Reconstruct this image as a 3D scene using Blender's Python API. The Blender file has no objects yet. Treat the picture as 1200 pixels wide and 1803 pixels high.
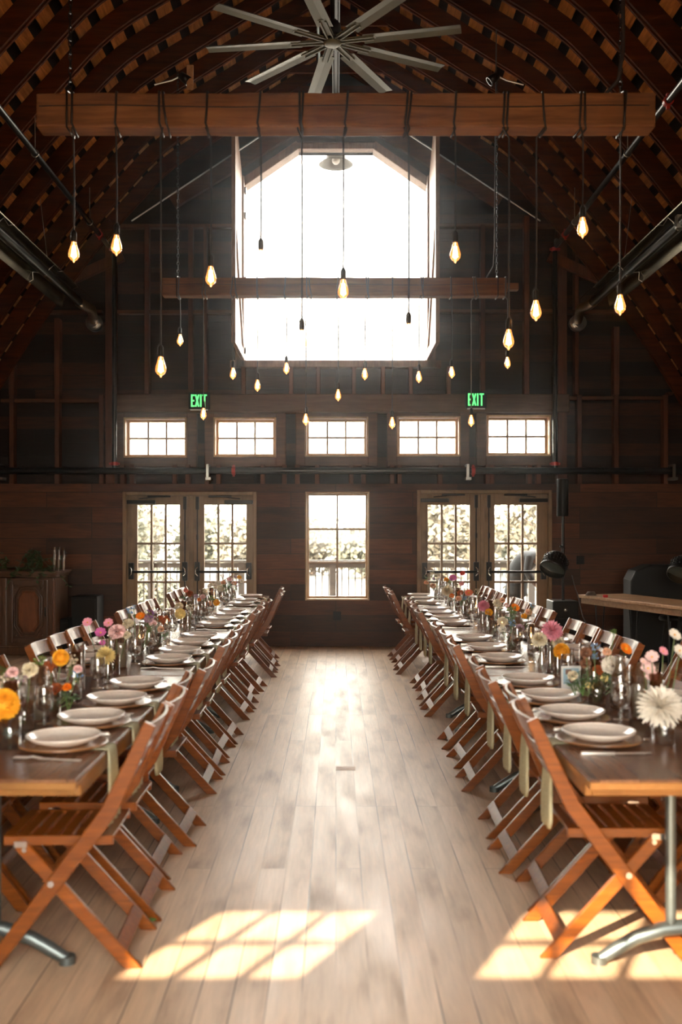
import bpy, bmesh, math, random
from mathutils import Vector, Matrix
random.seed(7)
PI = math.pi
scene = bpy.context.scene
COL = scene.collection

# ------------------------------------------------------------ camera
CAM_H = 1.6
cam_data = bpy.data.cameras.new('camera')
cam = bpy.data.objects.new('camera', cam_data); COL.objects.link(cam)
cam.location = (0, 0, CAM_H); cam.rotation_euler = (PI/2, 0, 0)
cam_data.sensor_fit = 'VERTICAL'; cam_data.sensor_height = 36; cam_data.sensor_width = 24
cam_data.lens = 35.0
cam_data.shift_x = 9/1803; cam_data.shift_y = 34.5/1803
cam_data.clip_start = 0.05; cam_data.clip_end = 500
cam_data.dof.use_dof = True; cam_data.dof.focus_distance = 9.5; cam_data.dof.aperture_fstop = 1.9
scene.camera = cam
# ------------------------------------------------------------ world, sun, exposure
W = bpy.data.worlds.new('sky'); scene.world = W; W.use_nodes = True
nt = W.node_tree; bg = nt.nodes['Background']
tc = nt.nodes.new('ShaderNodeTexCoord'); sep = nt.nodes.new('ShaderNodeSeparateXYZ')
rmp = nt.nodes.new('ShaderNodeValToRGB')
nt.links.new(tc.outputs['Generated'], sep.inputs[0]); nt.links.new(sep.outputs['Z'], rmp.inputs[0])
rmp.color_ramp.elements[0].position = 0.0; rmp.color_ramp.elements[0].color = (1.0, .90, .74, 1)
rmp.color_ramp.elements[1].position = 0.6; rmp.color_ramp.elements[1].color = (1.0, .955, .89, 1)
nt.links.new(rmp.outputs[0], bg.inputs['Color'])
bg.inputs['Strength'].default_value = 11.0
sun_d = bpy.data.lights.new('sun', 'SUN'); sun = bpy.data.objects.new('sun', sun_d); COL.objects.link(sun)
sun.rotation_euler = Vector((-.36, -.725, .5)).to_track_quat('Z', 'Y').to_euler()
sun.location = (-4, -12, 10)
sun_d.energy = 16; sun_d.angle = math.radians(.42); sun_d.color = (1.0, .80, .56)
scene.view_settings.view_transform = 'Standard'; scene.view_settings.look = 'None'
scene.view_settings.gamma = 1.0; scene.view_settings.exposure = 0.74
scene.view_settings.use_curve_mapping = False
cy = scene.cycles
cy.use_denoising = True
try: cy.denoiser = 'OPENIMAGEDENOISE'
except Exception: pass
cy.max_bounces = 9; cy.diffuse_bounces = 5; cy.glossy_bounces = 4; cy.transmission_bounces = 6
cy.transparent_max_bounces = 24; cy.caustics_reflective = False; cy.caustics_refractive = False
cy.sample_clamp_indirect = 6.0; cy.use_adaptive_sampling = False

F = 1752.7
def at(px, py, Y):            # a point seen at (px, py) whose distance is Y metres
    return Vector(((px-591)/F*Y, Y, CAM_H + (936-py)/F*Y))
YW = 13.9
def wx(px): return (px-591)/F*YW
def wz(py): return CAM_H + (936-py)/F*YW

# ------------------------------------------------------------ materials
def newmat(name):
    m = bpy.data.materials.new(name); m.use_nodes = True
    return m, m.node_tree, m.node_tree.nodes['Principled BSDF']
def plain(name, col, rough=.5, metal=0, spec=.5, emit=None, es=0, coat=0, noise=0, nscale=20):
    m, t, b = newmat(name)
    b.inputs['Base Color'].default_value = (*col, 1); b.inputs['Roughness'].default_value = rough
    b.inputs['Metallic'].default_value = metal; b.inputs['Specular IOR Level'].default_value = spec
    b.inputs['Coat Weight'].default_value = coat
    if emit: b.inputs['Emission Color'].default_value = (*emit, 1); b.inputs['Emission Strength'].default_value = es
    if noise:
        tc = t.nodes.new('ShaderNodeTexCoord'); n = t.nodes.new('ShaderNodeTexNoise')
        n.inputs['Scale'].default_value = nscale; n.inputs['Detail'].default_value = 5
        t.links.new(tc.outputs['Object'], n.inputs['Vector'])
        r = t.nodes.new('ShaderNodeValToRGB')
        r.color_ramp.elements[0].position = .3; r.color_ramp.elements[1].position = .7
        r.color_ramp.elements[0].color = (*[c*(1-noise) for c in col], 1)
        r.color_ramp.elements[1].color = (*[min(1, c*(1+noise)) for c in col], 1)
        t.links.new(n.outputs['Fac'], r.inputs[0]); t.links.new(r.outputs[0], b.inputs['Base Color'])
    return m
def wood(name, c1, c2, axis='X', rough=.45, scale=1.0, spec=.4, vary=.25, bump=.15, coat=0, knots=True):
    m, t, b = newmat(name); N = t.nodes.new; L = t.links.new
    tc = N('ShaderNodeTexCoord'); oi = N('ShaderNodeObjectInfo')
    mp = N('ShaderNodeMapping'); s = {'X': (1.2, 14, 14), 'Y': (14, 1.2, 14), 'Z': (14, 14, 1.2)}[axis]
    mp.inputs['Scale'].default_value = [v*scale for v in s]
    add = N('ShaderNodeVectorMath'); add.operation = 'ADD'
    mul = N('ShaderNodeVectorMath'); mul.operation = 'SCALE'; mul.inputs[0].default_value = (13, 7, 5)
    L(oi.outputs['Random'], mul.inputs['Scale']); L(tc.outputs['Object'], add.inputs[0]); L(mul.outputs[0], add.inputs[1])
    L(add.outputs[0], mp.inputs['Vector'])
    n = N('ShaderNodeTexNoise'); n.inputs['Scale'].default_value = 2.2; n.inputs['Detail'].default_value = 8; n.inputs['Roughness'].default_value = .65
    n.inputs['Distortion'].default_value = .6
    L(mp.outputs[0], n.inputs['Vector'])
    r = N('ShaderNodeValToRGB'); r.color_ramp.elements[0].position = .32; r.color_ramp.elements[1].position = .68
    r.color_ramp.elements[0].color = (*c2, 1); r.color_ramp.elements[1].color = (*c1, 1)
    L(n.outputs['Fac'], r.inputs[0])
    hs = N('ShaderNodeHueSaturation'); mr = N('ShaderNodeMapRange')
    mr.inputs['To Min'].default_value = 1-vary; mr.inputs['To Max'].default_value = 1+vary
    L(oi.outputs['Random'], mr.inputs['Value']); L(mr.outputs[0], hs.inputs['Value']); L(r.outputs[0], hs.inputs['Color'])
    out = hs.outputs[0]
    if knots:
        v = N('ShaderNodeTexNoise'); v.inputs['Scale'].default_value = 3.0*scale; v.inputs['Detail'].default_value = 3
        L(add.outputs[0], v.inputs['Vector'])
        r2 = N('ShaderNodeValToRGB'); r2.color_ramp.elements[0].position = .28; r2.color_ramp.elements[1].position = .5
        r2.color_ramp.elements[0].color = (.45, .42, .4, 1); r2.color_ramp.elements[1].color = (1, 1, 1, 1)
        L(v.outputs['Fac'], r2.inputs[0])
        mx = N('ShaderNodeMix'); mx.data_type = 'RGBA'; mx.blend_type = 'MULTIPLY'; mx.inputs[0].default_value = .8
        L(out, mx.inputs[6]); L(r2.outputs[0], mx.inputs[7]); out = mx.outputs[2]
    L(out, b.inputs['Base Color'])
    b.inputs['Roughness'].default_value = rough; b.inputs['Specular IOR Level'].default_value = spec
    b.inputs['Coat Weight'].default_value = coat; b.inputs['Coat Roughness'].default_value = .18
    bp = N('ShaderNodeBump'); bp.inputs['Strength'].default_value = bump; bp.inputs['Distance'].default_value = .01
    L(n.outputs['Fac'], bp.inputs['Height']); L(bp.outputs[0], b.inputs['Normal'])
    return m
def planks(name, c1, c2, c3, swz, blen, bh, rough=.5, mortar=.004, spec=.4, gap=(.01, .008, .006), tint=.5, bump=.5, stain=(.5, .47, .45), rvar=.0, seam=False):
    """boards: swz gives which object axes run along and across the boards"""
    m, t, b = newmat(name); N = t.nodes.new; L = t.links.new
    tc = N('ShaderNodeTexCoord'); sp = N('ShaderNodeSeparateXYZ'); L(tc.outputs['Object'], sp.inputs[0])
    cb = N('ShaderNodeCombineXYZ')
    L(sp.outputs[swz[0]], cb.inputs[0]); L(sp.outputs[swz[1]], cb.inputs[1])
    br = N('ShaderNodeTexBrick'); br.offset = .37; br.offset_frequency = 3; br.squash = 1
    br.inputs['Scale'].default_value = 1; br.inputs['Brick Width'].default_value = blen; br.inputs['Row Height'].default_value = bh
    br.inputs['Mortar Size'].default_value = mortar; br.inputs['Mortar Smooth'].default_value = .1; br.inputs['Bias'].default_value = 0
    br.inputs['Color1'].default_value = (0, 0, 0, 1); br.inputs['Color2'].default_value = (1, 1, 1, 1); br.inputs['Mortar'].default_value = (.5, .5, .5, 1)
    L(cb.outputs[0], br.inputs['Vector'])
    r0 = N('ShaderNodeValToRGB'); e = r0.color_ramp.elements
    e[0].position = .1; e[0].color = (*c2, 1); e[1].position = .9; e[1].color = (*c3, 1)
    k = e.new(.5); k.color = (*c1, 1)
    L(br.outputs['Color'], r0.inputs[0])
    # grain, its phase shifted per board
    mp = N('ShaderNodeMapping'); mp.inputs['Scale'].default_value = (1.3, 16, 1)
    ad = N('ShaderNodeVectorMath'); ad.operation = 'ADD'; sc = N('ShaderNodeVectorMath'); sc.operation = 'SCALE'; sc.inputs['Scale'].default_value = 9
    L(br.outputs['Color'], sc.inputs[0]); L(cb.outputs[0], ad.inputs[0]); L(sc.outputs[0], ad.inputs[1]); L(ad.outputs[0], mp.inputs['Vector'])
    n = N('ShaderNodeTexNoise'); n.inputs['Scale'].default_value = 2.6; n.inputs['Detail'].default_value = 9; n.inputs['Roughness'].default_value = .62; n.inputs['Distortion'].default_value = .5
    L(mp.outputs[0], n.inputs['Vector'])
    r1 = N('ShaderNodeValToRGB'); r1.color_ramp.elements[0].position = .3; r1.color_ramp.elements[1].position = .65
    r1.color_ramp.elements[0].color = (1-tint, 1-tint, 1-tint, 1); r1.color_ramp.elements[1].color = (1, 1, 1, 1)
    L(n.outputs['Fac'], r1.inputs[0])
    m1 = N('ShaderNodeMix'); m1.data_type = 'RGBA'; m1.blend_type = 'MULTIPLY'; m1.inputs[0].default_value = 1
    L(r0.outputs[0], m1.inputs[6]); L(r1.outputs[0], m1.inputs[7])
    mp2 = N('ShaderNodeMapping'); mp2.inputs['Scale'].default_value = (1.0, 3.5, 1); L(ad.outputs[0], mp2.inputs['Vector'])
    n2 = N('ShaderNodeTexNoise'); n2.inputs['Scale'].default_value = 1.6; n2.inputs['Detail'].default_value = 4; L(mp2.outputs[0], n2.inputs['Vector'])
    r2 = N('ShaderNodeValToRGB'); r2.color_ramp.elements[0].position = .3; r2.color_ramp.elements[1].position = .48
    r2.color_ramp.elements[0].color = (*stain, 1); r2.color_ramp.elements[1].color = (1, 1, 1, 1); L(n2.outputs['Fac'], r2.inputs[0])
    m2 = N('ShaderNodeMix'); m2.data_type = 'RGBA'; m2.blend_type = 'MULTIPLY'; m2.inputs[0].default_value = 1
    L(m1.outputs[2], m2.inputs[6]); L(r2.outputs[0], m2.inputs[7])
    m3 = N('ShaderNodeMix'); m3.data_type = 'RGBA'; m3.inputs[7].default_value = (*gap, 1)
    fac = br.outputs['Fac']
    if seam:
        ns = N('ShaderNodeTexNoise'); ns.inputs['Scale'].default_value = .9; ns.inputs['Detail'].default_value = 2; mps = N('ShaderNodeMapping'); mps.inputs['Scale'].default_value = (.8, 4, 1)
        L(cb.outputs[0], mps.inputs['Vector']); L(mps.outputs[0], ns.inputs['Vector'])
        rs = N('ShaderNodeMapRange'); rs.inputs['From Min'].default_value = .48; rs.inputs['From Max'].default_value = .60; rs.inputs['To Min'].default_value = .22; rs.inputs['To Max'].default_value = 1.0
        L(ns.outputs['Fac'], rs.inputs['Value']); ms = N('ShaderNodeMath'); ms.operation = 'MULTIPLY'; L(fac, ms.inputs[0]); L(rs.outputs[0], ms.inputs[1]); fac = ms.outputs[0]
    L(fac, m3.inputs[0]); L(m2.outputs[2], m3.inputs[6]); L(m3.outputs[2], b.inputs['Base Color'])
    b.inputs['Roughness'].default_value = rough; b.inputs['Specular IOR Level'].default_value = spec
    if rvar:
        mr = N('ShaderNodeMapRange'); mr.inputs['From Min'].default_value = .3; mr.inputs['From Max'].default_value = .7
        mr.inputs['To Min'].default_value = rough+rvar; mr.inputs['To Max'].default_value = rough-rvar
        L(n2.outputs['Fac'], mr.inputs['Value']); L(mr.outputs[0], b.inputs['Roughness'])
    bp = N('ShaderNodeBump'); bp.inputs['Strength'].default_value = bump; bp.inputs['Distance'].default_value = .006
    mt = N('ShaderNodeMath'); mt.operation = 'SUBTRACT'; L(n.outputs['Fac'], mt.inputs[0]); L(br.outputs['Fac'], mt.inputs[1])
    L(mt.outputs[0], bp.inputs['Height']); L(bp.outputs[0], b.inputs['Normal'])
    return m
def thin_glass(name, tint=(1, 1, 1), rough=.02, refl=1.0, base=.04):
    m = bpy.data.materials.new(name); m.use_nodes = True; t = m.node_tree; t.nodes.clear(); N = t.nodes.new; L = t.links.new
    tr = N('ShaderNodeBsdfTransparent'); tr.inputs[0].default_value = (*tint, 1)
    gl = N('ShaderNodeBsdfGlossy'); gl.inputs['Roughness'].default_value = rough; gl.inputs[0].default_value = (refl, refl, refl, 1)
    fr = N('ShaderNodeLayerWeight'); fr.inputs['Blend'].default_value = .35
    ad = N('ShaderNodeMath'); ad.operation = 'MULTIPLY_ADD'; ad.inputs[1].default_value = .75; ad.inputs[2].default_value = base
    mx = N('ShaderNodeMixShader'); o = N('ShaderNodeOutputMaterial')
    L(fr.outputs['Facing'], ad.inputs[0]); L(ad.outputs[0], mx.inputs[0]); L(tr.outputs[0], mx.inputs[1]); L(gl.outputs[0], mx.inputs[2]); L(mx.outputs[0], o.inputs[0])
    return m

M = {}
M['floor'] = planks('floor boards', (.62, .425, .27), (.56, .38, .24), (.66, .465, .31), ('Y', 'X'), 2.9, .118, rough=.43, mortar=.0024, spec=.55, gap=(.07, .045, .03), tint=.24, bump=.2, stain=(.66, .64, .65), rvar=.08, seam=True)
M['wallplank'] = planks('reclaimed wall planks', (.105, .034, .012), (.05, .018, .007), (.16, .05, .016), ('X', 'Z'), 1.7, .215, rough=.55, mortar=.004, tint=.5)
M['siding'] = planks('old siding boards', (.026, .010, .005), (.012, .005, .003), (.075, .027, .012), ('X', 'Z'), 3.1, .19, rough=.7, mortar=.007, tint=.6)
M['sheath'] = wood('roof sheathing', (.72, .34, .11), (.28, .11, .03), 'Y', rough=.6, scale=.8)
M['rafter'] = wood('rafter timber', (.11, .030, .007), (.042, .012, .004), 'X', rough=.85, spec=.08, scale=.5, vary=.18)
M['stud'] = wood('stud timber', (.16, .052, .02), (.07, .024, .011), 'Z', rough=.6, scale=.6)
M['girt'] = wood('girt timber', (.17, .07, .03), (.07, .03, .014), 'X', rough=.6, scale=.6)
M['header'] = wood('header beam timber', (.20, .115, .06), (.10, .052, .027), 'X', rough=.6, scale=.5)
M['beam'] = wood('hewn beam timber', (.31, .14, .05), (.145, .058, .022), 'X', rough=.6, scale=.7, vary=.05)
M['winwood'] = wood('fir window wood', (.62, .40, .19), (.46, .27, .12), 'Z', rough=.4, scale=.8)
M['doorwood'] = wood('fir door wood', (.31, .20, .105), (.23, .145, .075), 'Z', rough=.42, scale=.9, vary=.05)
M['shutter'] = wood('shutter wood', (.30, .19, .13), (.17, .10, .07), 'Z', rough=.55)
M['chair'] = wood('varnished chair wood', (.245, .068, .006), (.125, .030, .003), 'X', rough=.38, scale=1.6, spec=.35, vary=.22, bump=.05, coat=.36, knots=False)
M['tabletop'] = planks('stained table planks', (.24, .115, .062), (.19, .09, .05), (.29, .14, .075), ('Y', 'X'), 9.0, .14, rough=.27, mortar=.0014, spec=.6, tint=.35, bump=.12, stain=(.75, .7, .68))
M['tableedge'] = wood('table edge wood', (.38, .19, .055), (.34, .15, .04), 'Y', rough=.35, scale=1.2)
M['steel'] = plain('cast steel', (.16, .19, .19), .42, .8)
M['blackpipe'] = plain('black pipe', (.012, .014, .016), .28, .1, .6)
M['redfit'] = plain('red pipe fitting', (.45, .035, .02), .4)
M['black'] = plain('black plastic', (.005, .005, .005), .5, spec=.25)
M['blackmetal'] = plain('black metal', (.012, .011, .010), .3, .5)
M['chrome'] = plain('bright metal', (.75, .75, .76), .18, 1)
M['galv'] = plain('galvanised metal', (.55, .55, .52), .28, 1, noise=.15, nscale=8)
M['duct'] = plain('flexible duct metal', (.50, .42, .34), .3, .9)
M['reflector'] = plain('dull reflector metal', (.24, .21, .15), .22, .9, noise=.35, nscale=5)
M['fan'] = plain('fan blade grey green', (.16, .17, .12), .45, .1)
M['cord'] = plain('black cord', (.016, .013, .012), .6)
M['greycord'] = plain('grey cord', (.10, .10, .10), .6)
M['glass'] = thin_glass('window glass', (.97, .98, .97), base=.02)
M['clear'] = thin_glass('table glass', (.96, .96, .95), base=.13)
M['smoke'] = thin_glass('smoky brown glass', (.72, .60, .53), base=.12)
M['bluegl'] = thin_glass('pale blue ribbed glass', (.70, .80, .80), rough=.15, base=.25)
M['bulb'] = thin_glass('bulb glass with added glow', (1.0, .78, .50), base=.06)
_t = M['bulb'].node_tree; _e = _t.nodes.new('ShaderNodeEmission'); _e.inputs[0].default_value = (1, .30, .07, 1); _e.inputs[1].default_value = .55  # orange glow of the lit bulb put into the glass as tint and emission
_a = _t.nodes.new('ShaderNodeAddShader'); _o = [n for n in _t.nodes if n.type == 'OUTPUT_MATERIAL'][0]; _l = _o.inputs[0].links[0].from_socket
_t.links.new(_l, _a.inputs[0]); _t.links.new(_e.outputs[0], _a.inputs[1]); _t.links.new(_a.outputs[0], _o.inputs[0])
M['filament'] = plain('hot filament', (1, .6, .3), emit=(1, .60, .28), es=38)
M['bulbcore'] = plain('lamp core glow', (1, .6, .3), emit=(1, .62, .33), es=9)
M['plate'] = plain('cream stoneware', (.82, .75, .67), .16, spec=.6, coat=.4, noise=.06, nscale=60)
M['charger'] = wood('charger wood', (.40, .19, .07), (.22, .09, .035), 'X', rough=.16, scale=1.5, spec=.7, vary=.08, coat=.8)
M['napkin'] = plain('sage linen', (.50, .49, .33), .9, spec=.1, noise=.1, nscale=90)
M['silver'] = plain('silver cutlery', (.85, .82, .76), .28, .75)
M['wax'] = plain('ivory wax', (.80, .70, .52), .5)
M['flame'] = plain('candle flame', (1, .6, .2), emit=(1, .50, .15), es=22)
M['carved'] = wood('carved walnut', (.14, .062, .028), (.06, .025, .013), 'Z', rough=.35, scale=1, coat=.3, spec=.55)
M['carvedred'] = wood('cabinet panel walnut', (.24, .08, .03), (.11, .038, .016), 'Z', rough=.28, scale=1, coat=.4, spec=.55)
M['leaf'] = plain('dark leaf', (.045, .085, .03), .35, noise=.4, nscale=25)
M['green'] = plain('fresh leaf', (.09, .19, .04), .45, noise=.3, nscale=40)
M['stem'] = plain('flower stem', (.14, .20, .07), .5)
M['rawtop'] = wood('pale table boards', (.50, .30, .15), (.34, .18, .08), 'Y', rough=.5)
M['exitg'] = plain('lit green letters', (.1, .8, .2), emit=(.12, .85, .22), es=.9)
M['white'] = plain('white paint', (.8, .8, .78), .4)
M['enamel'] = plain('beige lamp enamel', (.085, .078, .062), .35)
M['siding_out'] = plain('weathered rail wood', (.13, .114, .10), .7, noise=.1)
M['field'] = plain('dry field', (.12, .117, .108), .9, noise=.12, nscale=.1)
M['decking'] = planks('deck boards', (.10, .09, .08), (.085, .077, .07), (.11, .10, .09), ('X', 'Y'), 4, .14, rough=.7)
M['foliage'] = plain('autumn foliage', (.165, .150, .118), .8, spec=.1, noise=.1, nscale=.9)
M['foliage2'] = plain('pale green foliage', (.145, .146, .112), .8, spec=.1, noise=.12, nscale=1.2)
M['bark'] = plain('bark', (.12, .09, .07), .9)
M['skin'] = plain('skin', (.125, .085, .07), .5)
M['dress'] = plain('dark grey knit', (.016, .018, .020), .85, noise=.25, nscale=18)
M['hair'] = plain('long blonde hair', (.11, .070, .042), .45, noise=.3, nscale=40)
M['mark'] = plain('pale tape', (.62, .45, .33), .6)

# ------------------------------------------------------------ mesh builder
class MB:
    def __init__(s): s.v = []; s.f = []; s.m = []; s.sm = []
    def add(s, vs, fs, mat=0, smooth=False, mtx=None):
        o = len(s.v)
        for p in vs:
            p = Vector(p); s.v.append(mtx @ p if mtx else p)
        for f in fs: s.f.append([i+o for i in f]); s.m.append(mat); s.sm.append(smooth)
        return s
    def box(s, c, d, rot=None, mat=0):
        x, y, z = d[0]/2, d[1]/2, d[2]/2
        vs = [(-x,-y,-z),(x,-y,-z),(x,y,-z),(-x,y,-z),(-x,-y,z),(x,-y,z),(x,y,z),(-x,y,z)]
        fs = [(0,3,2,1),(4,5,6,7),(0,1,5,4),(1,2,6,5),(2,3,7,6),(3,0,4,7)]
        mt = Matrix.Translation(c)
        if rot is not None: mt = mt @ (rot.to_4x4() if isinstance(rot, Matrix) else Matrix.Rotation(rot, 4, 'Z'))
        return s.add(vs, fs, mat, False, mt)
    def bb(s, x0, x1, y0, y1, z0, z1, mat=0):
        return s.box(((x0+x1)/2, (y0+y1)/2, (z0+z1)/2), (abs(x1-x0), abs(y1-y0), abs(z1-z0)), None, mat)
    def bar(s, p0, p1, w, t, up=(0, 1, 0), mat=0, ext=0):
        """box from p0 to p1; t along `up`-ish, w across"""
        p0, p1 = Vector(p0), Vector(p1); d = (p1-p0); ln = d.length; d.normalize()
        u = Vector(up); u = (u - d*u.dot(d)).normalized(); a = d.cross(u)
        R = Matrix((d, a, u)).transposed()
        return s.box((p0+p1)/2, (ln+ext, w, t), R, mat)
    def tube(s, path, r, n=8, mat=0, cap=True, closed=False):
        P = [Vector(p) for p in path]; k = len(P); rings = []; prev = None
        for i, p in enumerate(P):
            if closed: d = P[(i+1) % k]-P[i-1]
            else: d = P[min(i+1, k-1)]-P[max(i-1, 0)]
            d.normalize()
            if prev is None:
                a = Vector((0, 0, 1)) if abs(d.z) < .9 else Vector((1, 0, 0))
                a = (a-d*a.dot(d)).normalized()
            else: a = (prev-d*prev.dot(d)).normalized()
            prev = a; b = d.cross(a); rr = r[i] if isinstance(r, (list, tuple)) else r
            rings.append([p+(a*math.cos(2*PI*j/n)+b*math.sin(2*PI*j/n))*rr for j in range(n)])
        vs = [q for rg in rings for q in rg]; fs = []
        for i in range(k if closed else k-1):
            i2 = (i+1) % k
            for j in range(n): fs.append((i*n+j, i*n+(j+1) % n, i2*n+(j+1) % n, i2*n+j))
        s.add(vs, fs, mat, True)
        if cap and not closed:
            s.add(rings[0], [tuple(range(n))[::-1]], mat); s.add(rings[-1], [tuple(range(n))], mat)
        return s
    def lathe(s, prof, n=24, c=(0, 0, 0), mat=0, rot=None, flute=0, fl_n=12):
        vs = []; fs = []; k = len(prof)
        for (r, z) in prof:
            for j in range(n):
                a = 2*PI*j/n; rr = r*(1+flute*math.cos(fl_n*a)); vs.append((rr*math.cos(a), rr*math.sin(a), z))
        for i in range(k-1):
            for j in range(n): fs.append((i*n+j, i*n+(j+1) % n, (i+1)*n+(j+1) % n, (i+1)*n+j))
        mt = Matrix.Translation(c)
        if rot is not None: mt = mt @ rot.to_4x4()
        return s.add(vs, fs, mat, True, mt)
    def prism(s, poly, y0, y1, mat=0):
        """poly of (x, z), extruded along y"""
        n = len(poly); vs = [(x, y0, z) for x, z in poly]+[(x, y1, z) for x, z in poly]
        fs = [tuple(range(n)), tuple(range(2*n-1, n-1, -1))]
        for i in range(n): j = (i+1) % n; fs.append((i, i+n, j+n, j))
        return s.add(vs, fs, mat)
    def ball(s, c, r, n=10, k=6, mat=0, sq=(1, 1, 1)):
        prof = [(math.sin(PI*i/k)*r+1e-5, -math.cos(PI*i/k)*r) for i in range(k+1)]
        mt = Matrix.Diagonal((*sq, 1)); vs = []; fs = []
        for (rr, z) in prof:
            for j in range(n): a = 2*PI*j/n; vs.append((rr*math.cos(a), rr*math.sin(a), z))
        for i in range(k):
            for j in range(n): fs.append((i*n+j, i*n+(j+1) % n, (i+1)*n+(j+1) % n, (i+1)*n+j))
        return s.add(vs, fs, mat, True, Matrix.Translation(c) @ mt)
    def merge(s, o, mtx):
        k = len(s.v)
        s.v += [mtx @ p for p in o.v]; s.f += [[i+k for i in f] for f in o.f]; s.m += o.m; s.sm += o.sm
        return s
    def mesh(s, name, mats, bevel=0, seg=1, recalc=True):
        me = bpy.data.meshes.new(name)
        me.from_pydata([tuple(p) for p in s.v], [], s.f)
        for m in (mats if isinstance(mats, (list, tuple)) else [mats]): me.materials.append(m)
        for p, mi, sm in zip(me.polygons, s.m, s.sm): p.material_index = mi; p.use_smooth = sm
        if bevel or recalc:
            b = bmesh.new(); b.from_mesh(me)
            if recalc: bmesh.ops.recalc_face_normals(b, faces=b.faces)
            if bevel:
                es = [e for e in b.edges if len(e.link_faces) == 2 and e.calc_face_angle(0) > .6]
                bmesh.ops.bevel(b, geom=es, offset=bevel, segments=seg, affect='EDGES', profile=.6)
            b.to_mesh(me); b.free()
        me.update(); return me
    def build(s, name, mats, parent=None, bevel=0, seg=1, loc=None, recalc=True):
        o = bpy.data.objects.new(name, s.mesh(name, mats, bevel, seg, recalc)); COL.objects.link(o)
        if parent: o.parent = parent
        if loc: o.location = loc
        return o
def tag(o, label=None, cat=None, group=None, kind=None):
    if label: o['label'] = label
    if cat: o['category'] = cat
    if group: o['group'] = group
    if kind: o['kind'] = kind
    return o
def thing(name, label, cat, loc=(0, 0, 0), rz=0, group=None):
    o = bpy.data.objects.new(name, None); COL.objects.link(o); o.empty_display_size = .1
    o.location = loc; o.rotation_euler = (0, 0, rz)
    return tag(o, label, cat, group)
def copy_tree(o, parent=None):
    c = o.copy(); COL.objects.link(c)
    if parent: c.parent = parent
    for ch in o.children: copy_tree(ch, c)
    return c
class Proto:
    """first use places the object itself, later uses place copies of it and its parts"""
    def __init__(s, o): s.o = o; s.used = False
    def put(s, loc, rz=0, label=None, group=None, scale=None, rot=None):
        c = s.o if not s.used else copy_tree(s.o)
        s.used = True
        c.location = loc; c.rotation_euler = rot if rot is not None else (0, 0, rz)
        if scale: c.scale = (scale,)*3 if not isinstance(scale, tuple) else scale
        if label: c['label'] = label
        if group: c['group'] = group
        return c
def struct(name, mb, mats, parent=None, bevel=0, **k):
    o = mb.build(name, mats, parent, bevel=bevel, **k)
    if not parent: o['kind'] = 'structure'
    return o
def cells(mb, x0, x1, z0, z1, holes, y0, y1):
    xs = sorted({x0, x1, *[v for h in holes for v in h[:2] if x0 < v < x1]})
    zs = sorted({z0, z1, *[v for h in holes for v in h[2:] if z0 < v < z1]})
    for i in range(len(xs)-1):
        j = 0
        while j < len(zs)-1:
            def hole(j): 
                cx, cz = (xs[i]+xs[i+1])/2, (zs[j]+zs[j+1])/2
                return any(h[0] < cx < h[1] and h[2] < cz < h[3] for h in holes)
            if hole(j): j += 1; continue
            k = j
            while k+1 < len(zs)-1 and not hole(k+1): k += 1
            mb.bb(xs[i], xs[i+1], y0, y1, zs[j], zs[k+1]); j = k+1
    return mb

# ------------------------------------------------------------ shell of the barn
HP = [(0, 7.95), (.75, 7.48), (1.5, 7.01), (2.2, 6.56), (2.7, 6.05), (3.3, 5.36), (3.95, 4.5), (4.6, 3.5), (5.1, 2.55), (5.45, 1.5), (5.6, .6)]
def smooth_poly(pts, n=4):
    out = []
    for i in range(len(pts)-1):
        p0 = pts[max(i-1, 0)]; p1 = pts[i]; p2 = pts[i+1]; p3 = pts[min(i+2, len(pts)-1)]
        if i == 0: p0 = (2*p1[0]-p2[0], 2*p1[1]-p2[1])
        for k in range(n):
            t = k/n
            out.append(tuple(.5*((2*p1[a])+(-p0[a]+p2[a])*t+(2*p0[a]-5*p1[a]+4*p2[a]-p3[a])*t*t+(-p0[a]+3*p1[a]-3*p2[a]+p3[a])*t**3) for a in (0, 1)))
    out.append(pts[-1]); return out
ARCH = smooth_poly(HP)
def arch_off(d):
    out = []
    for i, p in enumerate(ARCH):
        a = ARCH[max(i-1, 0)]; b = ARCH[min(i+1, len(ARCH)-1)]
        t = Vector((b[0]-a[0], b[1]-a[1])).normalized(); n = Vector((-t.y, t.x))
        q = Vector(p)+n*d
        if q.x < 0 or i == 0: q = Vector((0, p[1]+d/ max(.5, abs(n.y))))
        out.append((q.x, q.y))
    return out
Y0, Y1 = -1.2, 14.15
fl = MB().bb(-6.0, 6.0, Y0-.3, 14.2, -.1, 0)
struct('floor', fl, M['floor'])
# wall openings on the far wall (x0, x1, z0, z1)
TR = [(218, 329, 735, 806), (376, 486, 735, 805), (536.5, 648, 734, 804), (698, 810, 733, 804), (856, 969, 731, 803)]
TRW = [(wx(a), wx(b), wz(d), wz(c)) for a, b, c, d in TR]
CW = (wx(537), wx(650), wz(1057), wz(866))
DL = (wx(217), wx(452), 0, wz(866)); DR = (wx(733), wx(970), 0, wz(863))
BO = (wx(430), wx(751), wz(634), wz(262))
lower_top = wz(852)
lw = cells(MB(), -5.75, 5.75, 0, lower_top, [CW, DL, DR], 13.88, 14.15)
wb = struct('wall_back', lw, M['wallplank'])
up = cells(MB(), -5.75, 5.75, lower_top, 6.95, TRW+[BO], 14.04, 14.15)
up.prism([(-5.75+0, 6.95), (5.75, 6.95), (3.2, 8.4), (-3.2, 8.4)], 14.04, 14.15)
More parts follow.
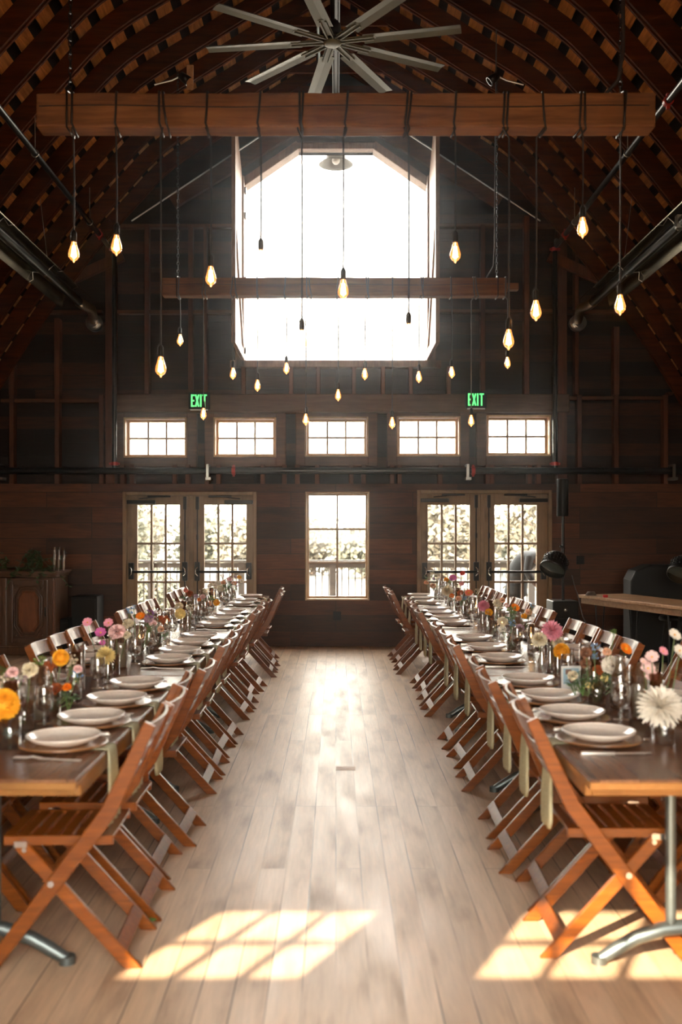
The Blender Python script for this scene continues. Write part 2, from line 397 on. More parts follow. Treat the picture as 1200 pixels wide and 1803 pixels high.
# corners of the hay door opening
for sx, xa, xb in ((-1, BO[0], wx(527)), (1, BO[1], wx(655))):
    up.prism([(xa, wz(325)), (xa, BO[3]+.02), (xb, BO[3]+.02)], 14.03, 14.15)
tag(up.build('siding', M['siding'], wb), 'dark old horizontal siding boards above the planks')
def stud(x0, x1, z0, z1, m='stud', y0=13.9, y1=14.045, name='stud'):
    MB().bb(x0, x1, y0, y1, z0, z1).build(name, M[m], wb, bevel=.004)
# upper studs
for px, w, y_top in ((100, 9, 560), (258, 8, 395), (335, 8, 395), (361, 6, 395), (850, 8, 395), (927, 9, 380), (1085, 10, 575), (1015, 7, 400), (20, 9, 640), (1180, 9, 690)):
    stud(wx(px-w/2), wx(px+w/2), wz(695), wz(y_top))
for px in (195, 988): stud(wx(px-8), wx(px+8), lower_top, wz(400), y0=13.84, name='post')
for px in (20, 100, 178, 1020, 1085, 1172): stud(wx(px-4), wx(px+4), lower_top, wz(695))
for px in (215, 232, 307, 330, 364, 384, 462, 500, 523, 558, 618, 640, 690, 703, 775, 858, 866, 932, 948):
    stud(wx(px-4), wx(px+4), lower_top, wz(818))
for px in (428, 512, 623, 674, 723, 560, 790): stud(wx(px-3.5), wx(px+3.5), wz(695), wz(645))
for a, b, py in ((205, 410, 548), (770, 985, 546), (205, 410, 396), (770, 985, 395), (1000, 1190, 548), (0, 180, 705), (1000, 1172, 700), (20, 178, 548)):
    stud(wx(a), wx(b), wz(py+3), wz(py-3), 'girt', 13.93, name='girt')
# casings of dark timber between the transoms
for (x0, x1, z0, z1) in TRW:
    c = cells(MB(), x0-.13, x1+.13, z0-.13, z1+.07, [(x0, x1, z0, z1)], 13.93, 14.045)
    c.build('window_casing', M['girt'], wb, bevel=.004)
hd = MB().bb(wx(206), wx(1000), 13.82, 14.04, wz(727), wz(695))
hb = hd.build('header_beam', M['header'], wb, bevel=.01)
hc = MB()
for (D) in (DL, DR):
    pass
# hay door framing
fr = MB()
fr.bb(BO[0]-.13, BO[0], 13.9, 14.16, BO[2]-.1, wz(325)); fr.bb(BO[1], BO[1]+.13, 13.9, 14.16, BO[2]-.1, wz(325))
fr.bb(BO[0]-.2, BO[1]+.2, 13.9, 14.16, BO[2]-.1, BO[2])
fr.bb(wx(520), wx(662), 13.9, 14.16, BO[3], BO[3]+.09)
for xa, xb in ((BO[0]-.06, wx(522)), (BO[1]+.06, wx(660))):
    fr.bar((xa, 14.03, wz(328)+.03), (xb, 14.03, BO[3]+.05), .11, .26, ext=.06)
fr.build('hay_door_frame', M['shutter'], wb, bevel=.006)
for s in (-1, 1):
    MB().bar((s*.45+.0, 13.96, 7.35), (s*2.3, 13.96, 6.22), .2, .09).build('gable_board', M['girt'], wb, bevel=.005)
    MB().bar((s*2.95, 13.8, 5.42), (s*4.95, 13.8, 4.5), .14, .09).build('brace', M['stud'], wb, bevel=.005)

# far wall windows
def glazed(name, x0, x1, z0, z1, cols, rows, fw=.055, yf=13.87, yb=14.12, mat='winwood', mun=.028, deep=0):
    f = cells(MB(), x0, x1, z0, z1, [(x0+fw*.45, x1-fw*.45, z0+fw*.45, z1-fw*.45)], yf, yb)
    o = struct(name, f, M[mat], bevel=.004)
    f = cells(MB(), x0+fw*.45, x1-fw*.45, z0+fw*.45, z1-fw*.45, [(x0+fw, x1-fw, z0+fw, z1-fw)], yb-.09, yb-.03)
    f.build('sash', M[mat], o, bevel=.003)
    g = MB(); a0, a1, b0, b1 = x0+fw, x1-fw, z0+fw, z1-fw
    for i in range(1, cols): x = a0+(a1-a0)*i/cols; g.bb(x-mun/2, x+mun/2, yb-.08, yb-.035, b0, b1)
    for i in range(1, rows): z = b0+(b1-b0)*i/rows; g.bb(a0, a1, yb-.079, yb-.036, z-mun/2, z+mun/2)
    g.build('muntin', M['doorwood'], o)
    MB().bb(a0, a1, yb-.06, yb-.055, b0, b1).build('glass_pane', M['glass'], o)
    return o
for i, (x0, x1, z0, z1) in enumerate(TRW): glazed('window_%d' % (i+1), x0, x1, z0, z1, 3, 2)
glazed('window_6', CW[0], CW[1], CW[2], CW[3], 2, 3, fw=.05)

# far doors
def door_pair(n0, X0, X1, ztop, leafs):
    f = cells(MB(), X0, X1, 0, ztop, [(X0+.05, X1-.05, -1, ztop-.05)], 13.84, 14.12)
    xm = (leafs[0][1]+leafs[1][0])/2
    f.bb(xm-.03, xm+.03, 13.92, 14.1, 0, ztop-.05)
    struct('trim_%d' % n0, f, M['doorwood'], bevel=.006)
    for k, (lx0, lx1, g0, g1) in enumerate(leafs):
        zt = ztop-.048; gz1, gz0 = wz(889), wz(1093)
        d = cells(MB(), lx0, lx1, .015, zt, [(g0, g1, gz0, gz1)], 13.93, 13.98)
        o = struct('door_%d' % (2*n0-1+k), d, M['doorwood'], bevel=.004)
        g = MB()
        for i in (1, 2): x = g0+(g1-g0)*i/3; g.bb(x-.015, x+.015, 13.935, 13.975, gz0, gz1)
        for i in (1, 2): z = gz0+(gz1-gz0)*i/3; g.bb(g0, g1, 13.936, 13.974, z-.015, z+.015)
        g.build('muntin', M['doorwood'], o)
        MB().bb(g0, g1, 13.953, 13.957, gz0, gz1).build('glass_pane', M['glass'], o)
        zb = wz(1006); hinge = lx0 if k == 0 else lx1; latch = lx1 if k == 0 else lx0; s = 1 if k == 0 else -1
        b = MB()
        b.bb(hinge+s*.03-.0, hinge+s*.10, 13.86, 13.93, zb-.11, zb+.12); b.bb(latch-s*.10, latch-s*.03, 13.86, 13.93, zb-.13, zb+.13)
        b.tube([(lx0+.06, 13.84, zb-.005), (lx1-.06, 13.84, zb-.005)], .019, 10)
        pb = b.build('panic_bar', M['blackmetal'], o, bevel=.004)
        hh = MB(); 
        for xx in (hinge+s*.07, latch-s*.06): hh.tube([(xx-.015*s, 13.85, zb+.06), (xx+.01*s, 13.825, zb+.03), (xx+.01*s, 13.825, zb-.03), (xx-.015*s, 13.85, zb-.06)], .007, 6)
        hh.build('chrome_pull', M['chrome'], pb)
        v = MB(); xx = latch-s*.065; v.tube([(xx, 13.9, .05), (xx, 13.9, zt-.02)], .009, 8)
        v.bb(xx-.02, xx+.02, 13.88, 13.93, zt-.2, zt-.02); v.bb(xx-.013, xx+.013, 13.885, 13.93, zt-.62, zt-.55)
        v.build('vertical_rod', M['blackmetal'], o)
        cl = MB(); cl.bb(hinge+s*.01, hinge+s*.40, 13.85, 13.93, zt-.12, zt-.07); cl.bar((hinge+s*.18, 13.85, zt-.05), (hinge+s*.55, 13.88, zt-.01), .02, .012, (0, 0, 1))
        cl.bb(hinge+s*.30, hinge+s*.62, 13.83, 13.86, zt-.03, zt-.005)
        cl.build('door_closer', M['blackmetal'], o, bevel=.004)
door_pair(1, DL[0], DL[1], DL[3], [(wx(223), wx(333.5), wx(241), wx(315.5)), (wx(339), wx(446), wx(359), wx(433))])
door_pair(2, DR[0], DR[1], DR[3], [(wx(739), wx(846), wx(753), wx(827)), (wx(852), wx(964), wx(871), wx(945))])

# side and rear walls (rear wall: behind the camera, with the same kind of windows that throw the sun patches)
for s, n in ((-1, 'wall_left'), (1, 'wall_right')):
    struct(n, MB().bb(s*5.85, s*6.0, Y0, 14.15, 0, 1.3), M['wallplank'])
RT = [(-2.85+1.29*i-.385, -2.85+1.29*i-.385+(.74 if i == 0 else .84), 3.28, 3.82) for i in range(4)]
rear = cells(MB(), -5.9, 5.9, 0, 8.6, RT+[(-1.9, 1.9, 1.0, 3.05)], Y0-.15, Y0)  # wide middle opening is made up, sized to light the near tables and chairs
struct('wall_front', rear, M['wallplank'])
for i, (x0, x1, z0, z1) in enumerate(RT):
    g = cells(MB(), x0-.03, x1+.03, z0-.03, z1+.03, [(x0, x1, z0, z1)], Y0-.16, Y0+.02)
    for k in (1, 2): x = x0+(x1-x0)*k/3; g.bb(x-.017, x+.017, Y0-.09, Y0-.06, z0, z1)
    g.bb(x0, x1, Y0-.09, Y0-.06, (z0+z1)/2-.012, (z0+z1)/2+.012)
    struct('window_%d' % (7+i), g, M['winwood'])

# roof: shell, sheathing boards, rafters
o1 = arch_off(.25); o2 = arch_off(.33)
shell = MB()
full1 = [(-x, z) for x, z in o1[::-1]]+o1[1:]; full2 = [(-x, z) for x, z in o2[::-1]]+o2[1:]
n = len(full1); vs = []
for (x, z) in full1+full2: vs += [(x, Y0-.4, z), (x, 14.6, z)]
fs = []
for i in range(n-1):
    a = 2*i; fs.append((a, a+1, a+3, a+2)); b = 2*(n+i); fs.append((b, b+2, b+3, b+1))
fs += [(0, 2*n, 2*n+1, 1), (2*n-2, 2*n-1, 4*n-1, 4*n-2)]
shell.add(vs, fs)
ceil = struct('ceiling', shell, plain('shingle undersides', (.012, .006, .004), .9, spec=.05, noise=.3))
sh = MB()
oi_ = arch_off(.19)
# walk along the arch placing boards
def walk(pts):
    L = [0]
    for i in range(1, len(pts)): L.append(L[-1]+(Vector(pts[i])-Vector(pts[i-1])).length)
    return L
Ls = walk(oi_); d = .12
while d < Ls[-1]-.1:
    i = max(k for k in range(len(Ls)) if Ls[k] <= d); i = min(i, len(oi_)-2)
    t = (d-Ls[i])/(Ls[i+1]-Ls[i]); p = Vector(oi_[i]).lerp(Vector(oi_[i+1]), t); dr = (Vector(oi_[i+1])-Vector(oi_[i])).normalized()
    for s in (-1, 1):
        a = p-dr*.085; b = p+dr*.085
        y = Y0-.2
        while y < 14.15:
            ln = random.uniform(2.4, 4.2); e = min(y+ln, 14.5)
            sh.bar((s*a.x, (y+e)/2, a.y), (s*b.x, (y+e)/2, b.y), e-y-.006, .022, (-dr.y, 0, s*dr.x)); y = e
    d += .285
tag(sh.build('sheathing', M['sheath'], ceil), 'tan sheathing boards with dark gaps between')
RY = [13.55-.605*i for i in range(14)]
inn = ARCH; out = arch_off(.175); inn2 = arch_off(.018)
def strip(mb, A, B, y0, y1, s):
    k = len(A)
    for i in range(k-1):
        q = [(s*A[i][0], A[i][1]), (s*A[i+1][0], A[i+1][1]), (s*B[i+1][0], B[i+1][1]), (s*B[i][0], B[i][1])]
        mb.prism(q, y0, y1)
def side_arch(s):
    mb = MB()
    k = len(ARCH)
    for (A, y0, y1) in ((inn, -.045, -.018), (inn2, -.018, .018), (inn, .018, .045)):
        vs = []
        for p in A+out[::-1]: vs += [(s*p[0], y0, p[1]), (s*p[0], y1, p[1])]
        m2 = 2*k; fs = []
        for i in range(k-1):
            j = m2-1-i; j2 = m2-2-i
            fs.append((2*i, 2*(i+1), 2*j2, 2*j)); fs.append((2*i+1, 2*j+1, 2*j2+1, 2*(i+1)+1))
            fs.append((2*i, 2*i+1, 2*i+3, 2*i+2)); fs.append((2*j, 2*j2, 2*j2+1, 2*j+1))
        fs.append((0, 2*(m2-1), 2*(m2-1)+1, 1)); fs.append((2*(k-1), 2*(k-1)+1, 2*k+1, 2*k))
        mb.add(vs, fs)
    return mb
rt = thing('arched_rafter', None, 'rafter')
side_arch(-1).build('arched_rib', M['rafter'], rt, recalc=True); side_arch(1).build('arched_rib', M['rafter'], rt, recalc=True)
MB().bb(-.62, .62, -.02, .02, 7.56, 7.66).build('collar_tie', M['rafter'], rt, bevel=.003)
PR = Proto(rt)
ords = ['first', 'second', 'third', 'fourth', 'fifth', 'sixth', 'seventh', 'eighth', 'ninth', 'tenth', 'eleventh', 'twelfth', 'thirteenth', 'fourteenth', 'fifteenth', 'sixteenth']
for i, y in enumerate(RY):
    PR.put((0, y, 0), 0, 'dark red-brown arched timber rafter of the roof, %s from the far wall' % ords[i], 'arched roof rafters')
# ridge rail and a pipe beside it
tag(MB().bb(-.02, .02, 7.5, 13.9, 7.38, 7.40).bb(-.045, -.03, 7.5, 13.9, 7.34, 7.42).bb(.03, .045, 7.5, 13.9, 7.34, 7.42).build('hay_trolley_rail', M['blackmetal']), 'thin metal rail running under the roof ridge', 'rail')
tag(MB().tube([(-.2, 7.5, 7.3), (-.2, 13.9, 7.3)], .02, 8).build('ridge_pipe', M['steel']), 'dull pipe running along the ridge beside the rail', 'pipe')
# ------------------------------------------------------------ sprinkler pipes, exit signs, sockets
def coupling(mb, c, ax, r=.05, ln=.07, mat=1):
    d = Vector(ax)*ln/2; mb.tube([Vector(c)-d, Vector(c)+d], r, 10, mat)
    for s in (-1, 1):
        o = Vector((0, 0, s*(r+.008))) if abs(ax[2]) < .5 else Vector((s*(r+.008), 0, 0))
        mb.box(Vector(c)+o, (.03, .03, .03), None, mat)
pz = wz(830)
mp = thing('sprinkler_main_pipe', 'thick black horizontal pipe crossing the far wall below the small windows', 'pipe')
MB().tube([(-4.98, 13.76, pz), (4.98, 13.76, pz)], .045, 12).build('pipe', M['blackpipe'], mp)
for px in (413, 830):
    c = MB(); coupling(c, (wx(px), 13.76, pz), (1, 0, 0), .056, .05, 0); c.build('coupling', M['redfit'], mp)
for px in (368, 820, 5, 1178):
    b = MB(); x = wx(px)
    b.bb(x-.02, x+.02, 13.70, 13.72, pz-.11, pz+.08); b.bb(x-.03, x+.05, 13.70, 13.9, pz-.13, pz-.09); b.bb(x-.02, x+.02, 13.7, 13.9, pz+.06, pz+.09)
    b.build('bracket', M['galv'], mp, bevel=.004)
for s, px, name in ((-1, 206, 'left'), (1, 972, 'right')):
    x = wx(px); zt = wz(445)
    t = thing('sprinkler_riser', 'black vertical pipe with red fittings %s the five small windows' % ('left of' if s < 0 else 'right of'), 'pipe')
    MB().tube([(x, 13.74, pz+.04), (x, 13.74, zt)], .033, 10).build('pipe', M['blackpipe'], t)
    for zz in (wz(818), zt):
        c = MB(); coupling(c, (x, 13.74, zz), (0, 0, 1), .048, .05, 0); c.build('coupling', M['redfit'], t)
    X = -2.99 if s < 0 else 2.90; Z = 5.36
    t = thing('sprinkler_branch_pipe', 'steel pipe running up under the %s roof slope towards the far wall' % name, 'pipe')
    MB().tube([(x, 13.74, zt), (x, 13.66, zt+.10), (X, 13.1, Z), (X, 4.5, Z)], .03, 10).build('pipe', M['steel'] if 0 else M['blackmetal'], t)
    for (yy) in (12.6, 8.0 if s < 0 else 8.7):
        c = MB(); coupling(c, (X, yy, Z), (0, 1, 0), .045, .05, 0); c.build('coupling', M['redfit'], t)
    for yy in (12.1, 9.9, 8.2):
        c = MB(); c.tube([(X, yy, Z+.03), (X+.0, yy, Z+.42)], .005, 5); c.tube([(X+.036*math.cos(a), yy, Z+.036*math.sin(a)) for a in [2*PI*k/10 for k in range(10)]], .006, 5, closed=True)
        c.build('pipe_hanger', M['galv'], t)
    c = MB().tube([(s*.6, 13.3, 7.15), (s*1.55, 13.35, 6.55), (s*2.75, 13.4, 5.78)], .011, 6)
    tag(c.build('conduit', M['galv']), 'thin metal conduit slanting down across the %s of the gable wall' % name, 'conduit')

def exit_sign(px, py, lab):
    x, z = wx(px), wz(py)
    t = thing('exit_sign', lab, 'exit sign', (x, 13.78, z-.0))
    MB().bb(-.145, .145, -.03, .03, -.115, .115).build('housing', M['black'], t, bevel=.006)
    MB().bb(-.12, .12, -.05, -.02, -.135, -.12).build('lower_lip', M['galv'], t)
    L = MB(); h = .085; y0, y1 = -.036, -.03; st = .021
    def bx(a, b, c, d): L.bb(a, b, y0, y1, c, d)
    x0 = -.112
    bx(x0, x0+st, -h, h); bx(x0+st-.001, x0+.05, h-st, h); bx(x0+st-.001, x0+.045, -st/2, st/2); bx(x0+st-.001, x0+.05, -h, -h+st)
    x0 = -.056
    for a in (-1, 1): L.bar((x0+.008, -.033, -a*h*.98), (x0+.050, -.033, a*h*.98), st, .006)
    x0 = .012; bx(x0, x0+st, -h, h)
    x0 = .045; bx(x0, x0+.062, h-st, h); bx(x0+.02, x0+.02+st, -h, h-st+.001)
    L.build('lettering', M['exitg'], t)
exit_sign(353, 708, 'black exit sign with green letters above the left pair of doors')
exit_sign(835, 706, 'black exit sign with green letters above the right pair of doors')
def socket(px, py, lab, w=.11, h=.12):
    o = MB().bb(-w/2, w/2, -.012, .012, -h/2, h/2).build('wall_socket', M['black'], bevel=.005, loc=(wx(px), 13.868, wz(py)))
    tag(o, lab, 'socket')
socket(593, 1084, 'dark wall socket plate below the central window')
socket(1020, 986, 'dark wall plate to the right of the speaker pole')

# ------------------------------------------------------------ shutters of the hay door, folded in
for s, x in ((-1, BO[0]), (1, BO[1])):
    t = thing('hay_door_leaf', 'tall plank %s leaf of the open hay door, swung into the room' % ('left' if s < 0 else 'right'), 'door leaf', (x, 13.88, BO[2]))
    H1 = wz(325)-BO[2]; H2 = BO[3]-BO[2]
    def yz(pts, x0, x1, name, mat):
        m = MB(); k = len(pts); vs = [(x0, a, b) for a, b in pts]+[(x1, a, b) for a, b in pts]
        m.add(vs, [tuple(range(k)), tuple(range(2*k-1, k-1, -1))]+[(i, i+k, (i+1) % k+k, (i+1) % k) for i in range(k)])
        return m.build(name, M[mat], t, bevel=.003)
    yz([(0, 0), (0, H1), (-.76, H2), (-1.27, H2), (-1.27, 0)], s*.02, s*.045, 'boards', 'shutter')
    yz([(0, 0), (0, .13), (-1.27, .13), (-1.27, 0)], s*-.005, s*.02, 'rail', 'shutter')
    yz([(-1.15, .13), (-1.15, H2), (-1.27, H2), (-1.27, .13)], s*-.005, s*.02, 'rail', 'shutter')
    yz([(0, .13), (0, H1), (-.12, H1+.08), (-.12, .13)], s*-.005, s*.02, 'rail', 'shutter')
    yz([(-.13, .18), (-.02, .13), (-1.10, 1.75), (-1.15, 1.6)], s*-.003, s*.018, 'brace', 'shutter')
    for zz in (.12, 1.1, 2.0, H1-.1):
        MB().bb(-.012, .03, -.06, .02, zz-.04, zz+.04).build('hinge', M['blackmetal'], t, bevel=.002)
# barn lamp outside the opening
t = thing('barn_lamp', 'white enamel barn lamp hanging in the top of the bright hay door opening', 'lamp', (0, 14.55, 0))
zc = CAM_H+(936-290)/F*14.55
MB().lathe([(.0, .20), (.05, .20), (.07, .15), (.16, .10), (.215, .03), (.255, 0), (.250, -.003), (.21, .02), (.15, .088), (.06, .13), (0, .135)], 28, (0, 0, zc)).build('shade', M['enamel'], t)
MB().tube([(0, 0, zc+.19), (0, 0, zc+.6)], .025, 8).build('stem', M['blackmetal'], t)
MB().ball((0, 0, zc+.06), .06).build('lamp_bulb', M['white'], t)
MB().bb(-.35, .35, -.35, .5, zc+.55, zc+.62).build('hood_board', M['siding_out'], t)

# ------------------------------------------------------------ timber beams with pendants
def beam(name, lab, x0, x1, y, z0, dz, dy, tail=False):
    m = MB(); n = 26
    # rough hewn: slightly wandering section
    rng = random.Random(3 if tail else 5); rings = []
    for i in range(n+1):
        x = x0+(x1-x0)*i/n; j = lambda a: rng.uniform(-a, a)
        rings.append([(x, y-dy/2+j(.003), z0+j(.003)), (x, y+dy/2+j(.003), z0+j(.002)), (x, y+dy/2, z0+dz+j(.003)), (x, y-dy/2+j(.003), z0+dz+j(.003))])
    vs = [p for r in rings for p in r]; fs = [(0, 1, 2, 3), tuple(4*n+k for k in (3, 2, 1, 0))]
    for i in range(n):
        for k in range(4): fs.append((4*i+k, 4*i+4+k, 4*i+4+(k+1) % 4, 4*i+(k+1) % 4))
    m.add(vs, fs)
    if tail: m.bb(x1-.02, x1+.13, y-.05, y+.05, z0+dz*.35, z0+dz*.75)
    o = m.build(name, M['beam'], bevel=.012, seg=2)
    # long drying crack
    tag(o, lab, 'beam', 'hanging timber beams')
    c = MB(); zc = z0+dz*.60
    for i in range(30):
        xa = x0+.02+(x1-x0-.06)*i/30; xb = x0+.02+(x1-x0-.06)*(i+1)/30
        c.bar((xa, y-dy/2-.0015, zc+.006*math.sin(i*.5)), (xb, y-dy/2-.0015, zc+.006*math.sin((i+1)*.5)), .004, .006)
    tag(c.build('drying_crack', M['cord'], o), 'dark lengthwise crack in the beam face')
    return o
B1 = dict(y=6.05, z0=4.03, dz=.205, dy=.15); B2 = dict(y=10.55, z0=4.085, dz=.19, dy=.15)
beam('hanging_beam', 'large near timber beam hung on chains with a row of bulbs', -1.80, 1.92, 6.05, 4.03, .205, .15)
beam('hanging_beam', 'smaller looking far timber beam in front of the hay door opening', -1.83, 1.80, 10.55, 4.085, .19, .15, True)
# bulb prototype
pt = thing('pendant_bulb', None, 'pendant lamp')
MB().lathe([(0, .062), (.008, .060), (.013, .05), (.0165, .045), (.0175, 0), (.015, -.012), (0, -.012)], 16).build('lamp_socket', M['black'], pt)
MB().lathe([(.013, -.008), (.0155, -.022), (.022, -.045), (.030, -.070), (.0325, -.086), (.030, -.103), (.020, -.118), (.008, -.126), (.004, -.134), (.001, -.137)], 20).build('glass_bulb', M['bulb'], pt)
f = MB(); pts = []
for k in range(12):
    a = 2*PI*k/12
    f.tube([(.008*math.cos(a), .008*math.sin(a), -.036), (.0155*math.cos(a+.2), .0155*math.sin(a+.2), -.100)], .0016, 4)
f.build('filament', M['filament'], pt, recalc=False)
MB().lathe([(.003, -.012), (.004, -.034), (.008, -.04), (.0145, -.096), (.002, -.10)], 8).build('glow_core', M['bulbcore'], pt)  # emissive core, stands in for the glow between the filaments
PP = Proto(pt)
near = [(130, 446, 133), (205, 434, 210), (283, 648, 284), (371, 489, 368), (459, 460, 460), (531, 601, 528), (604, 512, 612), (719, 590, 716), (801, 447, 800), (895, 600, 884), (943, 549, 950), (1025, 403, 1017), (1091, 539, 1095)]
far = [(317, 600, 317), (410, 659, 411), (453, 680, 453), (504, 650, 503), (358, 730, 361), (538, 740, 540), (595, 697, 595), (642, 660, 644), (690, 746, 690), (737, 665, 740), (795, 657, 792), (829, 742, 831), (893, 640, 888)]
far.sort(); 
NO = ['leftmost', 'second from left', 'third from left', 'fourth from left', 'fifth from left', 'sixth from left', 'middle', 'sixth from right', 'fifth from right', 'fourth from right', 'third from right', 'second from right', 'rightmost']
def pendants(lst, B, row, sc):
    for i, (px, py, wxp) in enumerate(lst):
        y = B['y']; p = at(px, py, y); top = p.z+.08
        o = PP.put((p.x, y, top), 0, 'lit amber filament bulb hanging from the %s beam, %s of its row' % (row, NO[i]), 'filament bulbs under the %s beam' % row)
        bx = at(wxp, 200, y).x
        # cord: wraps the beam then drops
        c = MB(); h0 = B['z0']; h1 = h0+B['dz']; dy = B['dy']/2+.008; d = (px-wxp)/F*y
        wr = 2 if i in (2, 5, 7, 9, 11) or (row == 'far' and i % 4 == 1) else 1
        for k in range(wr):
            o2 = .022*k; sl = random.uniform(-.025, .025)
            c.tube([(bx+o2, y-dy, h1+.005), (bx+o2+sl*.4, y-dy, (h0+h1)/2), (bx+o2+sl, y-dy, h0+.02), (bx+o2+sl+.01, y-dy+.02, h0-.008), (bx+o2+sl, y+dy-.02, h0-.008), (bx+o2, y+dy, h0+.02), (bx+o2, y+dy, h1), (bx+o2, y+dy-.03, h1+.008), (bx+o2, y-dy+.03, h1+.008)], .0065, 6, closed=True)
        c.tube([(bx+sl, y-dy+.01, h0-.005), (p.x, y-.01, h0-.04), (p.x+.003, y, (h0+top)/2), (p.x, y, top+.055)], .0058, 6)
        # short bright loop beside the lamp holder
        s = 1 if i % 2 else -1
        c.tube([(p.x, y, top+.075), (p.x+s*.012, y, top+.062), (p.x+s*.021, y, top+.045), (p.x+s*.021, y, top+.005)], .003, 5)
        for k in range(len(c.v)): c.v[k] = c.v[k]-Vector((p.x, y, top))
        pend.append((o, c, M['greycord'] if row == 'far' else M['cord']))
pend = []
pendants(near, B1, 'near', 1); pendants(far, B2, 'far', 1)
for o, c, m in pend: c.build('cord', m, o)
def chain(x, y, z0, z1, lab, lk=.045):
    m = MB(); z = z0; k = 0
    while z < z1:
        pts = []
        for j in range(10):
            a = 2*PI*j/10; u = .011*math.cos(a); w = lk*.62*math.sin(a)
            pts.append((x+(u if k % 2 else 0), y+(0 if k % 2 else u), z+lk/2+w))
        m.tube(pts, .0035, 5, closed=True); z += lk*.92; k += 1
    tag(m.build('hanging_chain', M['blackmetal'], recalc=False), lab, 'chain', 'chains carrying the timber beams')
for px, B, who in ((124, B1, 'near'), (1092, B1, 'near'), (313, B2, 'far'), (874, B2, 'far')):
    x = at(px, 100, B['y']).x; a = abs(x); zr = 7.0-.7*a if a < 2 else 6
    chain(x, B['y'], B['z0']+B['dz']+.02, 6.45 if a > 1.5 else 7.0, 'dark steel chain holding the %s end of the %s timber beam' % ('left' if x < 0 else 'right', who))
    m = MB(); y = B['y']; dy = B['dy']/2+.01; h0 = B['z0']-.006; h1 = B['z0']+B['dz']+.008
    m.tube([(x, y-dy, h0), (x, y-dy, h1), (x, y, h1+.02), (x, y+dy, h1), (x, y+dy, h0)], .006, 6, closed=True)
    tag(m.build('chain_sling', M['blackmetal']), 'steel sling round the %s end of the %s timber beam' % ('left' if x < 0 else 'right', who), 'sling')
# feed cables
m = MB(); x = at(1088, 100, 6.1).x
m.tube([(x, 6.0, 6.4), (x, 6.0, 4.5), (x-.03, 6.0, 4.32), (x-.1, 6.05, 4.25), (x-.16, 6.05, 4.245)], .012, 8)
tag(m.build('power_cable', M['cord']), 'thick black cable dropping beside the right chain of the near beam', 'cable')
m = MB(); x = at(872, 100, 10.55).x
m.tube([(x-.0, 10.5, 6.9), (x-.02, 10.5, 4.6), (x-.03, 10.5, 4.4), (x-.1, 10.55, 4.29)], .007, 8)
tag(m.build('power_cable', M['greycord']), 'grey cable dropping beside the right chain of the far beam', 'cable')

# ------------------------------------------------------------ ceiling fan
FY = 9.5; hub = at(585, 74, FY)
t = thing('ceiling_fan', 'large grey-green ceiling fan with nine long blades under the ridge', 'ceiling fan', hub)
MB().lathe([(0, -.03), (.07, -.03), (.085, -.02), (.085, 0), (.0, .0)], 28).build('hub_cap', M['fan'], t)
MB().lathe([(.0, 0), (.13, 0), (.13, .035), (.09, .05), (.08, .16), (.05, .2), (0, .2)], 28).build('motor', M['blackmetal'], t)
MB().tube([(0, 0, .18), (0, 0, 1.35)], .022, 10).build('downrod', M['blackmetal'], t)
MB().bb(-.06, .06, -.06, .06, 1.2, 1.36).build('ceiling_mount', M['blackmetal'], t, bevel=.005)
for deg in (12, 54, 103, 148, 187, 225, 260, 298, 334):
    a = math.radians(-deg+0) if 0 else math.radians(deg)
    R = Matrix.Rotation(-a, 4, 'Z')   # angles were read from below
    m = MB(); sec = [(-.075, .0), (-.06, .012), (0, .02), (.06, .006), (.078, -.012), (.0, .004)]
    k = len(sec); vs = []
    for xx in (.30, 1.22):
        for (yy, zz) in sec: vs.append((xx, yy*(1 if xx < 1 else .92), zz))
    fs = [tuple(range(k))[::-1], tuple(range(k, 2*k))]+[(i, (i+1) % k, (i+1) % k+k, i+k) for i in range(k)]
    m.add(vs, fs); b = m.build('blade', M['fan'], t); b.matrix_local = R
    m = MB(); m.bb(.06, .40, -.035, -.018, -.012, 0); m.bb(.06, .40, .018, .035, -.012, 0); m.bb(.05, .42, -.045, .045, 0, .008)
    m.build('blade_bracket', M['fan'], b, bevel=.002)

